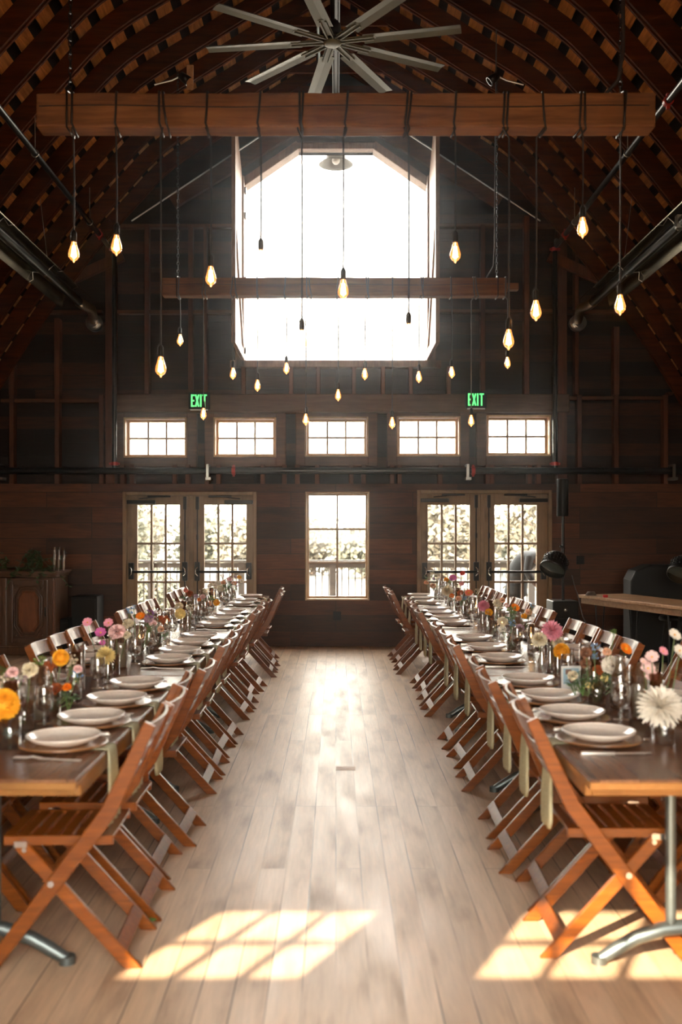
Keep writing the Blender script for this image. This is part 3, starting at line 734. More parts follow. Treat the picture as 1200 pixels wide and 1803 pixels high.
# ------------------------------------------------------------ tube heaters
def heater(s, lab):
    t = thing('tube_heater', lab, 'heater', (s*3.12, 0, 4.42), 0)
    y0, y1 = 7.2, 11.85
    prof = [(-.19, -.11), (-.10, .04), (-.09, .07), (.09, .07), (.10, .04), (.19, -.11)]
    inner = [(a*.97, b-.006) for a, b in prof]
    T = math.radians(18)*-s
    def rr(p): return (p[0]*math.cos(T)-p[1]*math.sin(T), p[0]*math.sin(T)+p[1]*math.cos(T))
    m = MB(); A = [rr(p) for p in prof]; Bn = [rr(p) for p in inner]; ring = A+Bn[::-1]; k = len(ring)
    vs = [(x, y0, z) for x, z in ring]+[(x, y1, z) for x, z in ring]
    m.add(vs, [(i, (i+1) % k, (i+1) % k+k, i+k) for i in range(k)]+[(i, i+1, k-2-i, k-1-i) for i in range(5)]+[(i+k, 2*k-1-i, 2*k-2-i, i+1+k) for i in range(5)])
    m.build('reflector', M['reflector'], t)
    c = rr((0, -.045))
    MB().tube([(c[0], y0, c[1]), (c[0], y1+.18, c[1])], .052, 16).build('burner_tube', M['blackmetal'], t)
    for yy in (9.0, 10.6):
        m = MB(); m.tube([(x, yy, z) for x, z in [rr(p) for p in ((-.19, -.11), (-.14, -.10), (-.12, -.02), (-.06, -.045), (.0, -.105), (.06, -.045), (.12, -.02), (.14, -.10), (.19, -.11))]], .005, 6)
        m.build('wire_hanger', M['galv'], t)
    m = MB(); m.bb(c[0]-.06, c[0]+.06, 8.9, 8.96, c[1]-.06, c[1]+.06); m.build('clamp', M['galv'], t, bevel=.004)
    # flexible flue to the wall flange
    x1 = (3.36)*s-3.12*s; pts = []; P0 = Vector((c[0], y1+.18, c[1])); P3 = Vector((x1*1.0, 13.84, .08)); P1 = P0+Vector((0, .6, 0)); 
    P1 = Vector((c[0]-s*.03, 12.5, c[1]-.02)); P2 = Vector((P3.x-s*.16, 13.0, .20))
    N = 46; rad = []
    for i in range(N+1):
        u = i/N; p = P0*(1-u)**3+P1*3*u*(1-u)**2+P2*3*u*u*(1-u)+P3*u**3; pts.append(p); rad.append(.056+(.006 if i % 2 else -.003))
    MB().tube(pts, rad, 16).build('flexible_flue', M['duct'], t)
    m = MB(); m.tube([(P3.x, 13.80, P3.z), (P3.x, 13.90, P3.z)], .115, 24); m.tube([(P3.x, 13.74, P3.z), (P3.x, 13.82, P3.z)], .075, 24)
    m.build('wall_flange', M['galv'], t)
    for yy in (8.0, 11.2):
        zt = 1.05; m = MB(); m.tube([(s*.1, yy, .05), (s*.22, yy, zt)], .004, 5); m.build('suspension_wire', M['galv'], t)
heater(-1, 'long metal tube heater under the left roof slope with flexible flue')
heater(1, 'long metal tube heater under the right roof slope with flexible flue')
# small spotlights on the rafters
for px, py, s in ((325, 138, -1), (868, 138, 1)):
    p = at(px, py, 9.2)
    t = thing('rafter_spotlight', 'small spotlight clamped to the rafters %s of the fan' % ('left' if s < 0 else 'right'), 'spotlight', p)
    MB().lathe([(0, .05), (.035, .05), (.045, -.05), (.04, -.05), (.0, 0)], 16, rot=Matrix.Rotation(.9*s, 3, 'Y')).build('lamp_head', M['blackmetal'], t)
    MB().bb(.02*-s, .05*-s+.03, -.01, .01, -.1, .12).build('mounting_board', M['rawtop'], t)
    MB().tube([(0, 0, .04), (s*.12, 0, -.02), (s*.28, 0, -.06)], .008, 6).build('arm', M['galv'], t)
# ------------------------------------------------------------ folding chairs
def make_chair():
    t = thing('folding_chair', None, 'chair')
    for sy in (-1, 1):
        y = sy*.205
        # post: one board with a kink, side profile in (u, h)
        top, kink, foot = Vector((-.065, .90)), Vector((.085, .58)), Vector((.525, 0))
        w = .026
        d1 = (kink-top).normalized(); d2 = (foot-kink).normalized(); n1 = Vector((-d1.y, d1.x)); n2 = Vector((-d2.y, d2.x)); nk = ((n1+n2)/2).normalized()
        f2 = foot+d2*0
        poly = [top+n1*w*.85, kink+nk*w*1.12, Vector((foot.x+w/abs(d2.y)*1.0, 0)), Vector((foot.x-w/abs(d2.y)*1.0, 0)), kink-nk*w*1.12, top-n1*w*.85]
        MB().prism([tuple(p) for p in poly], y-.012, y+.012).build('back_post', M['chair'], t, bevel=.003)
        a, b = Vector((.405, .448)), Vector((.0, 0)); d = (b-a).normalized(); n = Vector((-d.y, d.x))
        y2 = sy*.178; w2 = .024
        arc = [a+n*w2*math.cos(k*PI/4)-d*w2*math.sin(k*PI/4) for k in range(0, 5)]
        poly = arc+[Vector((b.x-w2/abs(d.y), 0)), Vector((b.x+w2/abs(d.y), 0))]
        # keep order around
        c0 = sum(poly, Vector((0, 0)))/len(poly); poly.sort(key=lambda p: math.atan2(p.y-c0.y, p.x-c0.x))
        MB().prism([tuple(p) for p in poly], y2-.011, y2+.011).build('rear_leg', M['chair'], t, bevel=.003)
        m = MB(); 
        for (u, h, r) in ((.292, .322, .012),):
            m.tube([(u, y-.016, h), (u, y+.016, h)], r, 10)
        m.build('bolt', M['chrome'], t)
        m = MB().tube([(.395, y2-.015, .438), (.395, y2+.015, .438)], .009, 10); m.bb(.385, .43, y2+sy*.012, y2+sy*.016, .448, .47); m.build('bolt', M['chrome'], t)
    s = MB()
    for sy in (-1, 1): s.bb(.075, .475, sy*.166-.008, sy*.166+.008, .450, .485)
    for k in range(8):
        u = .095+.052*k; s.bb(u-.020, u+.020, -.159, .159, .472, .484)
    s.build('seat', M['chair'], t, bevel=.002)
    d = (Vector((.085, .58))-Vector((-.065, .90))).normalized()
    def slat(dist, hgt, bow):
        m = MB(); N = 10; vs = []
        c = Vector((-.065, .90))+d*dist
        for i in range(N+1):
            y = -.194+.388*i/N; bb = -bow*(1-(2*i/N-1)**2)
            for (a, b) in ((0, -.007), (0, .007), (hgt, .007), (hgt, -.007)):
                p = c+d*a; vs.append((p.x+b+bb, y, p.y))
        fs = [(0, 1, 2, 3), tuple(4*N+q for q in (3, 2, 1, 0))]
        for i in range(N):
            for q in range(4): fs.append((4*i+q, 4*i+(q+1) % 4, 4*i+4+(q+1) % 4, 4*i+4+q))
        m.add(vs, fs); m.build('back_slat', M['chair'], t, bevel=.002)
    slat(.0, .085, .023); slat(.122, .055, .016); slat(.207, .05, .015)
    MB().bar((.045, -.188, .079), (.045, .188, .079), .055, .012, up=(-.74, 0, .67)).build('crossbar', M['chair'], t, bevel=.002)
    MB().bar((.40, -.195, .165), (.40, .195, .165), .04, .016, up=(.74, 0, .5)).build('crossbar', M['chair'], t, bevel=.002)
    return t
PC = Proto(make_chair())
LP = [3.88, 4.32, 4.81, 5.30, 6.30, 6.76, 7.27, 7.72, 8.70, 9.20, 9.68, 10.18, 11.15, 11.72, 12.45]
RP = [3.97, 4.43, 4.89, 5.43, 6.37, 6.97, 7.57, 8.86, 9.37, 9.88, 10.40, 11.40, 12.05, 12.66]
LO = [4.0, 4.48, 4.95, 5.42, 6.32, 6.77, 7.20, 7.60, 8.80, 9.28, 9.75, 10.2, 11.4, 11.9, 12.4]
RO = [3.98, 4.45, 4.88, 5.30, 6.42, 6.87, 7.36, 7.80, 8.88, 9.35, 9.85, 10.33, 11.30, 11.82, 12.2, 12.6]
TS = [(3.37, 5.79), (5.81, 8.23), (8.25, 10.67), (10.69, 13.11)]
TN = ['nearest', 'second', 'third', 'farthest']
def tix(y): return max(i for i in range(4) if y > TS[i][0]-.1)
def seatname(lst, y):
    i = tix(y); same = [q for q in lst if tix(q) == i]; k = same.index(y)
    return ['first', 'second', 'third', 'fourth'][k], TN[i]
rj = random.Random(11)
jl = [0, .0, .03, -.01, .02, .01, .04, .0, .02, .03, .0, .02, .04, .0, -.03]
for i, y in enumerate(LP):
    a, tn = seatname(LP, y)
    PC.put((-.745-(.035 if i % 4 == 2 else 0)+rj.uniform(-.015, .015)-(0 if i < 12 else -.05), y-.05+rj.uniform(-.01, .01), 0), PI+rj.uniform(-.03, .03), 'wooden folding chair on aisle side of %s left table, %s from the camera' % (tn, a), 'folding chairs of the left tables, aisle side')
for i, y in enumerate(RP):
    a, tn = seatname(RP, y)
    PC.put((.80+(.03 if i in (1, 5, 9) else 0)+rj.uniform(-.015, .015)-(0 if i < 11 else .10), y-.06+rj.uniform(-.01, .01), 0), rj.uniform(-.03, .03), 'wooden folding chair on aisle side of %s right table, %s from the camera' % (tn, a), 'folding chairs of the right tables, aisle side')
for lst, s, side in ((LO, -1, 'left'), (RO, 1, 'right')):
    for y in lst:
        a, tn = seatname(lst, y)
        PC.put((s*(1.835+rj.uniform(-.01, .01)), y, 0), (0 if s < 0 else PI)+rj.uniform(-.02, .02), 'wooden folding chair behind %s %s table with shining back slats, %s from the camera' % (tn, side, a), 'folding chairs of the %s tables, wall side' % side)
PC.put((-2.33, 6.7, 0), .25, 'brown folding chair standing apart at the left edge beyond the chair row', 'folding chairs standing apart')
PC.put((2.33, 6.7, 0), PI-.25, 'brown folding chair standing apart at the right edge beyond the chair row', 'folding chairs standing apart')

# ------------------------------------------------------------ tables
TH = .76
def make_table():
    t = thing('farm_table', None, 'table'); w, l = .45, 1.21
    MB().bb(-w, w, -l, l, TH-.012, TH).build('tabletop', M['tabletop'], t, bevel=.003)
    MB().bb(-w+.001, w-.001, -l+.001, l-.001, TH-.036, TH-.0115).build('top_edge', M['tableedge'], t, bevel=.002)
    a = cells(MB(), -w+.03, w-.03, -l+.05, l-.05, [(-w+.055, w-.055, -l+.075, l-.075)], 0, 1)
    m = MB(); 
    for (x0, x1, y0, y1) in ((-w+.02, -w+.045, -l+.15, l-.15), (w-.045, w-.02, -l+.15, l-.15), (-w+.045, w-.045, -l+.15, -l+.175), (-w+.045, w-.045, l-.175, l-.15)): m.bb(x0, x1, y0, y1, TH-.095, TH-.0365)
    m.build('apron', M['tableedge'], t, bevel=.003)
    for sy in (-1, 1):
        y = sy*(l-.32)
        m = MB()
        pts = [(-.33, y, .018), (-.27, y, .055), (-.2, y, .095), (-.1, y, .128), (0, y, .138), (.1, y, .128), (.2, y, .095), (.27, y, .055), (.33, y, .018)]
        m.tube(pts, [.022, .025, .026, .027, .028, .027, .026, .025, .022], 12); m.tube([(-.335, y, 0), (-.335, y, .03)], .03, 12); m.tube([(.335, y, 0), (.335, y, .03)], .03, 12)
        m.build('arched_foot', M['steel'], t)
        for sx in (-1, 1): MB().tube([(sx*.07, y, .12), (sx*.07, y, TH-.05)], .02, 12).build('pole', M['steel'], t)
        MB().bb(-.2, .2, y-.04, y+.04, TH-.056, TH-.037).build('mounting_plate', M['steel'], t)
    return t
PT = Proto(make_table())
offs = {(-1, 0): 0, (-1, 1): .0, (-1, 2): .0, (-1, 3): .0, (1, 0): .0, (1, 1): .0, (1, 2): -.0, (1, 3): -.0}
for s in (-1, 1):
    for i, (a, b) in enumerate(TS):
        cx = s*1.33-(.02 if s > 0 else 0)+offs[(s, i)]
        PT.put((cx, (a+b)/2, 0), 0 if s < 0 else PI, '%s long wooden table of the %s row, laid for dinner' % (TN[i], 'left' if s < 0 else 'right'), 'long farm tables')

# ------------------------------------------------------------ tableware
Z0 = TH+.0005
pl = thing('dinner_plate_proto', None, 'plate'); pl.name = 'dinner_plate'
MB().lathe([(0, .004), (.085, .004), (.088, 0), (.092, .003), (.125, .016), (.142, .030), (.1435, .034), (.140, .033), (.122, .020), (.10, .011), (.0, .009)], 48).build('dish', M['plate'], pl)
# ring of paler glaze along the rim
MB().tube([(.1415*math.cos(2*PI*k/48), .1415*math.sin(2*PI*k/48), .0335) for k in range(48)], .0025, 6, closed=True).build('rim', M['plate'], pl)
PPL = Proto(pl)
ch = MB().lathe([(0, 0), (.13, 0), (.160, .008), (.170, .012), (.171, .016), (.165, .0165), (.13, .012), (.0, .011)], 48).build('charger_plate', M['charger'])
tag(ch, None, 'charger'); PCH = Proto(ch)
def napkin_mesh():
    m = MB(); prof = []
    # runs from under the charger over the table edge (x = 0 is the edge, -x over the aisle) and hangs
    path = [(.19, .0015), (.06, .0015), (.012, .003), (-.006, .0), (-.013, -.02), (-.015, -.10), (-.017, -.20), (-.018, -.30), (-.018, -.335)]
    wd = [.04, .05, .06, .065, .066, .072, .080, .085, .060]
    N = 8; vs = []
    for (p, w) in zip(path, wd):
        for j in range(N+1):
            u = j/N*2-1; fold = .011*math.cos(u*PI*2.5)*min(1, max(0, -p[1]*6))
            vs.append((p[0]+fold*(-1), u*w, p[1]+(0 if p[1] > -.01 else 0)))
    k = len(path)
    top = vs; bot = [(v[0]+(.0 if v[2] > -.01 else .006), v[1], v[2]-(.0025 if v[2] > -.01 else 0)+(.0012 if v[2] > -.01 else 0)) for v in vs]
    fs = []
    for i in range(k-1):
        for j in range(N): a = i*(N+1)+j; fs.append((a, a+1, a+N+2, a+N+1)); q = a+len(vs); fs.append((q, q+N+1, q+N+2, q+1))
    L = len(vs)
    for i in range(k-1): fs.append((i*(N+1), (i+1)*(N+1), (i+1)*(N+1)+L, i*(N+1)+L)); a = i*(N+1)+N; fs.append((a, a+L, a+N+1+L, a+N+1))
    for j in range(N): a = (k-1)*(N+1)+j; fs.append((a, a+1, a+1+L, a+L)); fs.append((j, j+L, j+1+L, j+1))
    m.add(top+bot, fs, 0, True); return m
nk = napkin_mesh().build('napkin', M['napkin']); tag(nk, None, 'napkin'); PNK = Proto(nk)
def fork():
    m = MB(); m.bar((-.10, 0, .003), (.015, 0, .005), .009, .0035, (0, 0, 1)); m.bar((.015, 0, .005), (.045, 0, .010), .016, .0035, (0, 0, 1)); m.bar((.045, 0, .010), (.062, 0, .007), .024, .0035, (0, 0, 1))
    for k in range(4): y = -.0095+.0063*k; m.bar((.06, y, .007), (.105, y, .006), .003, .0035, (0, 0, 1))
    m.box((-.10, 0, .003), (.02, .016, .003)); return m
def knife():
    m = MB(); m.tube([(-.11, 0, .005), (-.10, 0, .005), (0, 0, .0045)], [.007, .0085, .0055], 8); m.bar((0, 0, .005), (.10, 0, .005), .017, .0018, (0, 0, 1)); m.bar((.10, .002, .005), (.122, .004, .005), .009, .0016, (0, 0, 1)); return m
def spoon():
    m = MB(); m.bar((-.10, 0, .003), (.045, 0, .006), .006, .0035, (0, 0, 1)); m.lathe([(0, .002), (.012, .004), (.020, .008), (.021, .009), (.012, .0055), (0, .0035)], 14, (.068, 0, 0)); m.box((-.10, 0, .003), (.02, .012, .003)); return m
PF = Proto(tag(fork().build('fork', M['silver'], bevel=.0005), None, 'fork'))
PK = Proto(tag(knife().build('knife', M['silver']), None, 'knife'))
gb = thing('water_goblet', None, 'glass')
MB().lathe([(.001, .004), (.012, .004), (.034, .002), (.036, .0), (.034, 0), (.0, 0)], 28).build('foot', M['clear'], gb)
MB().lathe([(.010, .004), (.0055, .014), (.0048, .04), (.009, .05), (.008, .052)], 14).build('stem', M['clear'], gb)
MB().lathe([(.002, .052), (.018, .056), (.034, .070), (.041, .092), (.0415, .12), (.037, .158), (.0355, .165), (.034, .165), (.0355, .158), (.0395, .12), (.039, .094), (.032, .073), (.016, .060), (.001, .056)], 28, flute=.012, fl_n=12).build('bowl', M['clear'], gb)
MB().lathe([(.001, .057), (.03, .0735), (.038, .094), (.0388, .112), (.001, .112)], 24).build('water', M['clear'], gb)
PG = Proto(gb)
for lst, s, side in ((LP, -1, 'left'), (RP, 1, 'right')):
    for i, y in enumerate(lst):
        a, tn = seatname(lst, y); who = '%s aisle seat of %s %s table' % (a, tn, side)
        e = -.88 if s < 0 else .86
        px = e+s*.182
        if s > 0: px = 1.048
        PCH.put((px, y, Z0+.003), rj.uniform(0, 6), 'round brown wooden charger at %s' % who, 'wooden chargers')
        PPL.put((px+rj.uniform(-.006, .006), y+rj.uniform(-.006, .006), Z0+.0155), rj.uniform(0, 6), 'shallow cream stoneware plate at %s' % who, 'cream dinner plates')
        PNK.put((e, y+.02+rj.uniform(-.02, .02), Z0+.001), (PI if s < 0 else 0), 'sage green napkin hanging over the table edge at %s' % who, 'sage napkins')
        fy = y-.225; ky = y+.215
        if s > 0: fy, ky = ky, fy
        r0 = PI if s < 0 else 0
        PF.put((px+s*.0, fy, Z0), r0+rj.uniform(-.1, .1)+(-.05), scale=1.2, label='silver fork beside the plate at %s' % who, group='silver forks')
        PK.put((px+s*.0, ky, Z0), r0+rj.uniform(-.05, .05), scale=1.15, label='silver knife beside the plate at %s' % who, group='silver knives')
        PG.put((s*1.275, y+.03+rj.uniform(-.02, .02), Z0), rj.uniform(0, 6), 'clear stemmed water goblet by the plate at %s' % who, 'water goblets on the aisle side')
LOp, ROp = LO, RO
for lst, s, side in ((LOp, -1, 'left'), (ROp, 1, 'right')):
    for y in lst:
        if abs(1.6/y) > .36: continue
        a, tn = seatname(lst, y); who = '%s wall-side seat of %s %s table' % (a, tn, side)
        PCH.put((s*1.60, y, Z0+.003), 0, 'round brown wooden charger at %s' % who, 'wooden chargers, wall side')
        PPL.put((s*1.60, y, Z0+.0155), 0, 'cream stoneware plate behind the glasses at %s' % who, 'cream dinner plates, wall side')
        PG.put((s*1.41, y-.06, Z0), 0, 'clear water goblet at %s' % who, 'water goblets on the wall side')

# vases and candle holders
def lathe_thing(name, cat, parts, **k):
    t = thing(name, None, cat)
    for pn, prof, mat, kw in parts: MB().lathe(prof, 26, **kw).build(pn, M[mat], t)
    return Proto(t)
def cyl(r, h, w=.0025, b=.008): return [(0, 0), (r, 0), (r, h), (r-w, h), (r-w, b), (0, b)]
CAND = lathe_thing('hurricane_candle_holder', 'candle holder', [('glass_cylinder', cyl(.043, .24), 'clear', {}), ('pillar_candle', [(0, .009), (.030, .009), (.030, .150), (.026, .153), (0, .149)], 'wax', {}), ('wick', [(.001, .149), (.001, .160), (0, .160)], 'black', {})])
TAPER = lathe_thing('candle_tube', 'candle holder', [('glass_tube', cyl(.026, .20), 'clear', {}), ('candle', [(0, .009), (.012, .009), (.011, .095), (0, .096)], 'wax', {}), ('flame', [(.0005, .100), (.0045, .108), (.0050, .115), (.0025, .128), (.0003, .14)], 'flame', {})])
SMOKE = lathe_thing('smoky_glass_cylinder', 'vase', [('cylinder', cyl(.03, .23), 'smoke', {})])
BUD = lathe_thing('bud_vase', 'vase', [('glass_body', [(0, 0), (.024, 0), (.028, .02), (.027, .07), (.014, .11), (.012, .15), (.016, .165), (.014, .165), (.010, .15), (.0125, .11), (.025, .07), (.026, .02), (0, .006)], 'clear', {})])
JAR = lathe_thing('glass_vase', 'vase', [('glass_body', cyl(.042, .115), 'clear', dict(flute=.015, fl_n=16)), ('water', [(0, .009), (.0395, .009), (.0395, .07), (0, .07)], 'clear', {})])
BLUE = lathe_thing('ribbed_vase', 'vase', [('glass_body', cyl(.04, .12), 'bluegl', dict(flute=.04, fl_n=18))])
CARAFE = lathe_thing('water_carafe', 'carafe', [('glass_body', [(0, 0), (.045, 0), (.048, .02), (.048, .13), (.036, .17), (.024, .20), (.024, .235), (.028, .245), (.026, .245), (.0222, .235), (.022, .20), (.034, .17), (.046, .13), (.046, .02), (0, .006)], 'clear', {}), ('water', [(0, .008), (.0455, .02), (.0455, .12), (0, .12)], 'clear', {})])
VT = dict(cand=(CAND, 'glass cylinder with ivory pillar candle', .15), taper=(TAPER, 'thin tube with lit candle', .1), smoke=(SMOKE, 'tall smoky brown glass cylinder', .2), bud=(BUD, 'slender clear glass bud vase', .16), jar=(JAR, 'fluted clear glass vase', .11), blue=(BLUE, 'pale blue ribbed glass vase', .11), car=(CARAFE, 'clear glass water carafe', .2))
ALLV = []
def where(x, y):
    i = tix(y); a, b = TS[min(i, 3)]; side = 'left' if x < 0 else 'right'
    f = (y-a)/(b-a); pos = 'near end' if f < .34 else ('middle' if f < .67 else 'far end')
    return '%s of %s %s table' % (pos, TN[i], side)
def vase(kind, x, y):
    P, lab, h = VT[kind]
    o = P.put((x, y, Z0), rj.uniform(0, 6), '%s at %s' % (lab, where(x, y)), None); ALLV.append(o); return o

# ------------------------------------------------------------ flowers
def petal(mb, base, dirv, up, ln, w, cup=.15, bend=.2, mat=0, tip=.5):
    d = Vector(dirv).normalized(); u = Vector(up); u = (u-d*u.dot(d))
    if u.length < 1e-4: u = d.orthogonal()
    u.normalize(); a = d.cross(u); vs = []
    for t, ww in ((0, .35), (.4, .9), (.75, 1.0), (1.0, tip)):
        c = Vector(base)+d*ln*t+u*bend*ln*t*t
        for q in (-1, 0, 1): vs.append(c+a*q*w*ww*.5+u*(abs(q)*cup*w*ww))
    fs = []
    for i in range(3):
        for j in range(2): fs.append((3*i+j, 3*i+j+1, 3*i+4+j, 3*i+3+j))
    mb.add(vs, fs, mat, True)
def bloom(kind, seed=1):
    r = random.Random(seed); m = MB(); c = None; g = PI*(3-5**.5)
    if kind == 'ball':
        n = 120
        for i in range(n):
            z = 1-1.75*(i+.5)/n; q = math.sqrt(max(0, 1-z*z)); a = g*i
            d = Vector((q*math.cos(a), q*math.sin(a), z)); petal(m, d*.62, d+Vector((0, 0, .25)), (0, 0, 1), .38, .30, .28, .05, tip=.55)
        m.ball((0, 0, 0), .68, 12, 8)
    elif kind == 'dahlia':
        n = 170
        for i in range(n):
            z = 1-1.6*(i+.5)/n; q = math.sqrt(max(0, 1-z*z)); a = g*i+r.uniform(-.1, .1)
            d = Vector((q*math.cos(a), q*math.sin(a), z*.8)); petal(m, d*.2, d, (0, 0, 1), .8+r.uniform(-.08, .05), .17, .3, -.1, tip=.2)
    elif kind == 'cosmos':
        for i in range(8):
            a = 2*PI*i/8; petal(m, (.1*math.cos(a), .1*math.sin(a), 0), (math.cos(a), math.sin(a), .1), (0, 0, 1), .9, .62, .06, .12+r.uniform(-.1, .1), tip=.75)
        c = MB().ball((0, 0, .05), .17, 10, 6, sq=(1, 1, .6))
    elif kind == 'gerbera':
        for ring, n, ln, el in ((0, 20, .85, .15), (1, 16, .6, .5)):
            for i in range(n):
                a = 2*PI*i/n+ring*.2; petal(m, (.12*math.cos(a), .12*math.sin(a), .02*ring), (math.cos(a), math.sin(a), el), (0, 0, 1), ln, .24, .15, .05, tip=.4)
        c = MB().ball((0, 0, .08), .22, 10, 6, sq=(1, 1, .6))
    elif kind == 'ruffle':
        for i in range(85):
            z = 1-1.5*(i+.5)/85; q = math.sqrt(max(0, 1-z*z)); a = g*i
            d = Vector((q*math.cos(a), q*math.sin(a), z*.75)); petal(m, d*.4, d+Vector((r.uniform(-.4, .4), r.uniform(-.4, .4), .1)), (r.uniform(-1, 1), r.uniform(-1, 1), 1), .5, .42, r.uniform(-.3, .4), r.uniform(-.3, .3), tip=.9)
    elif kind == 'sprig':
        for i in range(26):
            a = r.uniform(0, 2*PI); q = r.uniform(.1, .95); z = r.uniform(-.2, 1); p = Vector((q*math.cos(a), q*math.sin(a), z))
            m.ball(p, r.uniform(.09, .17), 6, 4)
        c = MB()
        for i in range(9):
            a = 2*PI*i/9; c.tube([(0, 0, -1.2), (.4*math.cos(a), .4*math.sin(a), 0), (.7*math.cos(a), .7*math.sin(a), .8)], .02, 4)
    elif kind == 'leafy':
        for k in range(7):
            a = 2*PI*k/7+r.uniform(-.3, .3); e = Vector((math.cos(a)*.8, math.sin(a)*.8, r.uniform(.1, .9)))
            m.tube([(0, 0, -1), e*.5, e], .025, 4)
            for j in range(9):
                t = .25+.75*j/9; b = e*t; sd = (-1)**j
                d = Vector((math.cos(a+sd*1.1), math.sin(a+sd*1.1), r.uniform(-.1, .5))); petal(m, b, d, (0, 0, 1), .38, .22, .1, -.1, tip=.15)
    elif kind == 'plume':
        for k in range(4):
            a = r.uniform(-.6, .6)+k*1.4; pts = [Vector((math.cos(a)*t*.8, math.sin(a)*t*.8, .9*math.sin(t*2.6)-.2)) for t in [q/10 for q in range(11)]]
            m.tube(pts, [.05+.07*math.sin(PI*q/10) for q in range(11)], 6)
            for p in pts[2:]:
                for q in range(5): m.ball(p+Vector((r.uniform(-.1, .1), r.uniform(-.1, .1), r.uniform(-.1, .1))), .06, 5, 3)
    return m, c
FC = dict(yellow=(.85, .42, .03), paleyellow=(.85, .68, .28), orange=(.90, .24, .015), coral=(.80, .22, .12), red=(.60, .05, .04), white=(.86, .80, .70), cream=(.80, .71, .52), peach=(.82, .50, .32),
          pink=(.82, .33, .42), palepink=(.85, .58, .56), magenta=(.62, .14, .38), mauve=(.45, .28, .34), blue=(.22, .36, .58), rust=(.40, .10, .03), brown=(.30, .14, .08), purple=(.24, .10, .26), beige=(.62, .50, .36), green=(.16, .24, .06))
FN = dict(yellow='golden yellow', paleyellow='pale yellow', orange='orange', coral='coral', red='red', white='white', cream='cream', peach='peach', pink='pink', palepink='pale pink', magenta='magenta pink', mauve='dusty mauve', blue='light blue', rust='rust brown', brown='muted brown', purple='dark purple', beige='beige', green='green')
KN = dict(ball=('ball_dahlia', 'ball dahlia', 'flower'), dahlia=('spiky_dahlia', 'spiky dahlia', 'flower'), cosmos=('cosmos_flower', 'cosmos flower', 'flower'), gerbera=('daisy_flower', 'open daisy-like flower', 'flower'), ruffle=('ruffled_bloom', 'ruffled bloom', 'flower'), sprig=('filler_sprig', 'sprig of tiny buds', 'flower sprig'), leafy=('leaf_sprig', 'leafy sprig', 'greenery'), plume=('drooping_plume', 'drooping plume', 'flower'))
M['yolk'] = plain('flower eye', (.75, .38, .03), .8)
_mesh = {}; _fm = {}
ALLF = []
def flower(kind, col, x, y, z, r, face=(0, -.5, .8), base=None):
    """bloom centre at (x, y, z), radius r; its stem runs down to `base`"""
    if col not in _fm:
        c = FC[col]; mm = plain('petals '+FN[col], c, .6, spec=.2, noise=.15, nscale=3); _fm[col] = mm
        b = mm.node_tree.nodes['Principled BSDF']; b.inputs['Subsurface Weight'].default_value = .0
    k = (kind, col)
    if k not in _mesh:
        m, c = bloom(kind, len(_mesh)+1)
        mat = M['green'] if kind == 'leafy' else _fm[col]
        _mesh[k] = (m.mesh('petals', mat, recalc=False), c.mesh('eye', M['yolk'] if kind in ('cosmos', 'gerbera') else M['stem'], recalc=False) if c else None)
    me, ce = _mesh[k]; nm, ln, cat = KN[kind]
    t = thing(nm, '%s %s at %s' % (FN[col], ln, where(x, y)) if kind != 'leafy' else 'green leafy sprig at %s' % where(x, y), cat, (x, y, z))
    R = Vector(face).to_track_quat('Z', 'Y')
    if kind in ('sprig', 'leafy', 'plume'): R = Vector((rj.uniform(-.2, .2), rj.uniform(-.2, .2), 1)).to_track_quat('Z', 'Y')
    o = bpy.data.objects.new('leaves' if kind == 'leafy' else 'petals', me); COL.objects.link(o); o.parent = t; o.scale = (r, r, r); o.rotation_mode = 'QUATERNION'; o.rotation_quaternion = R
    if ce:
        o2 = bpy.data.objects.new('flower_centre' if kind in ('cosmos', 'gerbera') else 'twigs', ce); COL.objects.link(o2); o2.parent = t; o2.scale = (r, r, r); o2.rotation_mode = 'QUATERNION'; o2.rotation_quaternion = R
    b = Vector(base)-Vector((x, y, z)) if base is not None else Vector((0, 0, Z0+.02-z))
    MB().tube([(0, 0, -r*.2), Vector((b.x*.3, b.y*.3, b.z*.55)), b], .0022, 5).build('stem', M['stem'], t, recalc=False)
    ALLF.append(t); return t
def arr(y, x, vk, fl, extra=()):
    """one vase at (x, y) with flowers given by where the photo shows them"""
    vase(vk, x, y); hb = .02
    for f in fl:
        kind, col, px, py, rp = f[:5]; dy = f[5] if len(f) > 5 else rj.uniform(-.03, .03)
        p = at(px, py, y+dy); r = rp/F*(y+dy)
        face = (rj.uniform(-.35, .35), -.75, .65) if kind in ('ball', 'cosmos', 'gerbera') else (rj.uniform(-.3, .3), -.45, .8)
        flower(kind, col, p.x, p.y, max(p.z, Z0+r*.6), r, face, (x+rj.uniform(-.01, .01), y+rj.uniform(-.01, .01), Z0+hb))
# left row
arr(3.86, -1.262, 'blue', [('ball', 'yellow', 6, 1241, 29, 0)])
arr(4.05, -1.32, 'smoke', [])
arr(4.55, -1.30, 'jar', [('ball', 'yellow', 107, 1158, 15), ('plume', 'rust', 90, 1180, 20), ('ruffle', 'rust', 98, 1213, 13), ('sprig', 'beige', 125, 1170, 16), ('ruffle', 'orange', 118, 1210, 9), ('sprig', 'green', 72, 1170, 14), ('sprig', 'blue', 136, 1190, 12), ('ruffle', 'palepink', 137, 1178, 9), ('leafy', 'green', 122, 1232, 22)])
arr(4.25, -1.33, 'jar', [('ruffle', 'cream', 53, 1180, 16), ('ruffle', 'palepink', 22, 1184, 12), ('sprig', 'mauve', 30, 1200, 20), ('sprig', 'beige', 10, 1205, 18), ('leafy', 'green', 5, 1180, 14)])
arr(5.55, -1.27, 'bud', [('dahlia', 'paleyellow', 186, 1155, 18, 0)])
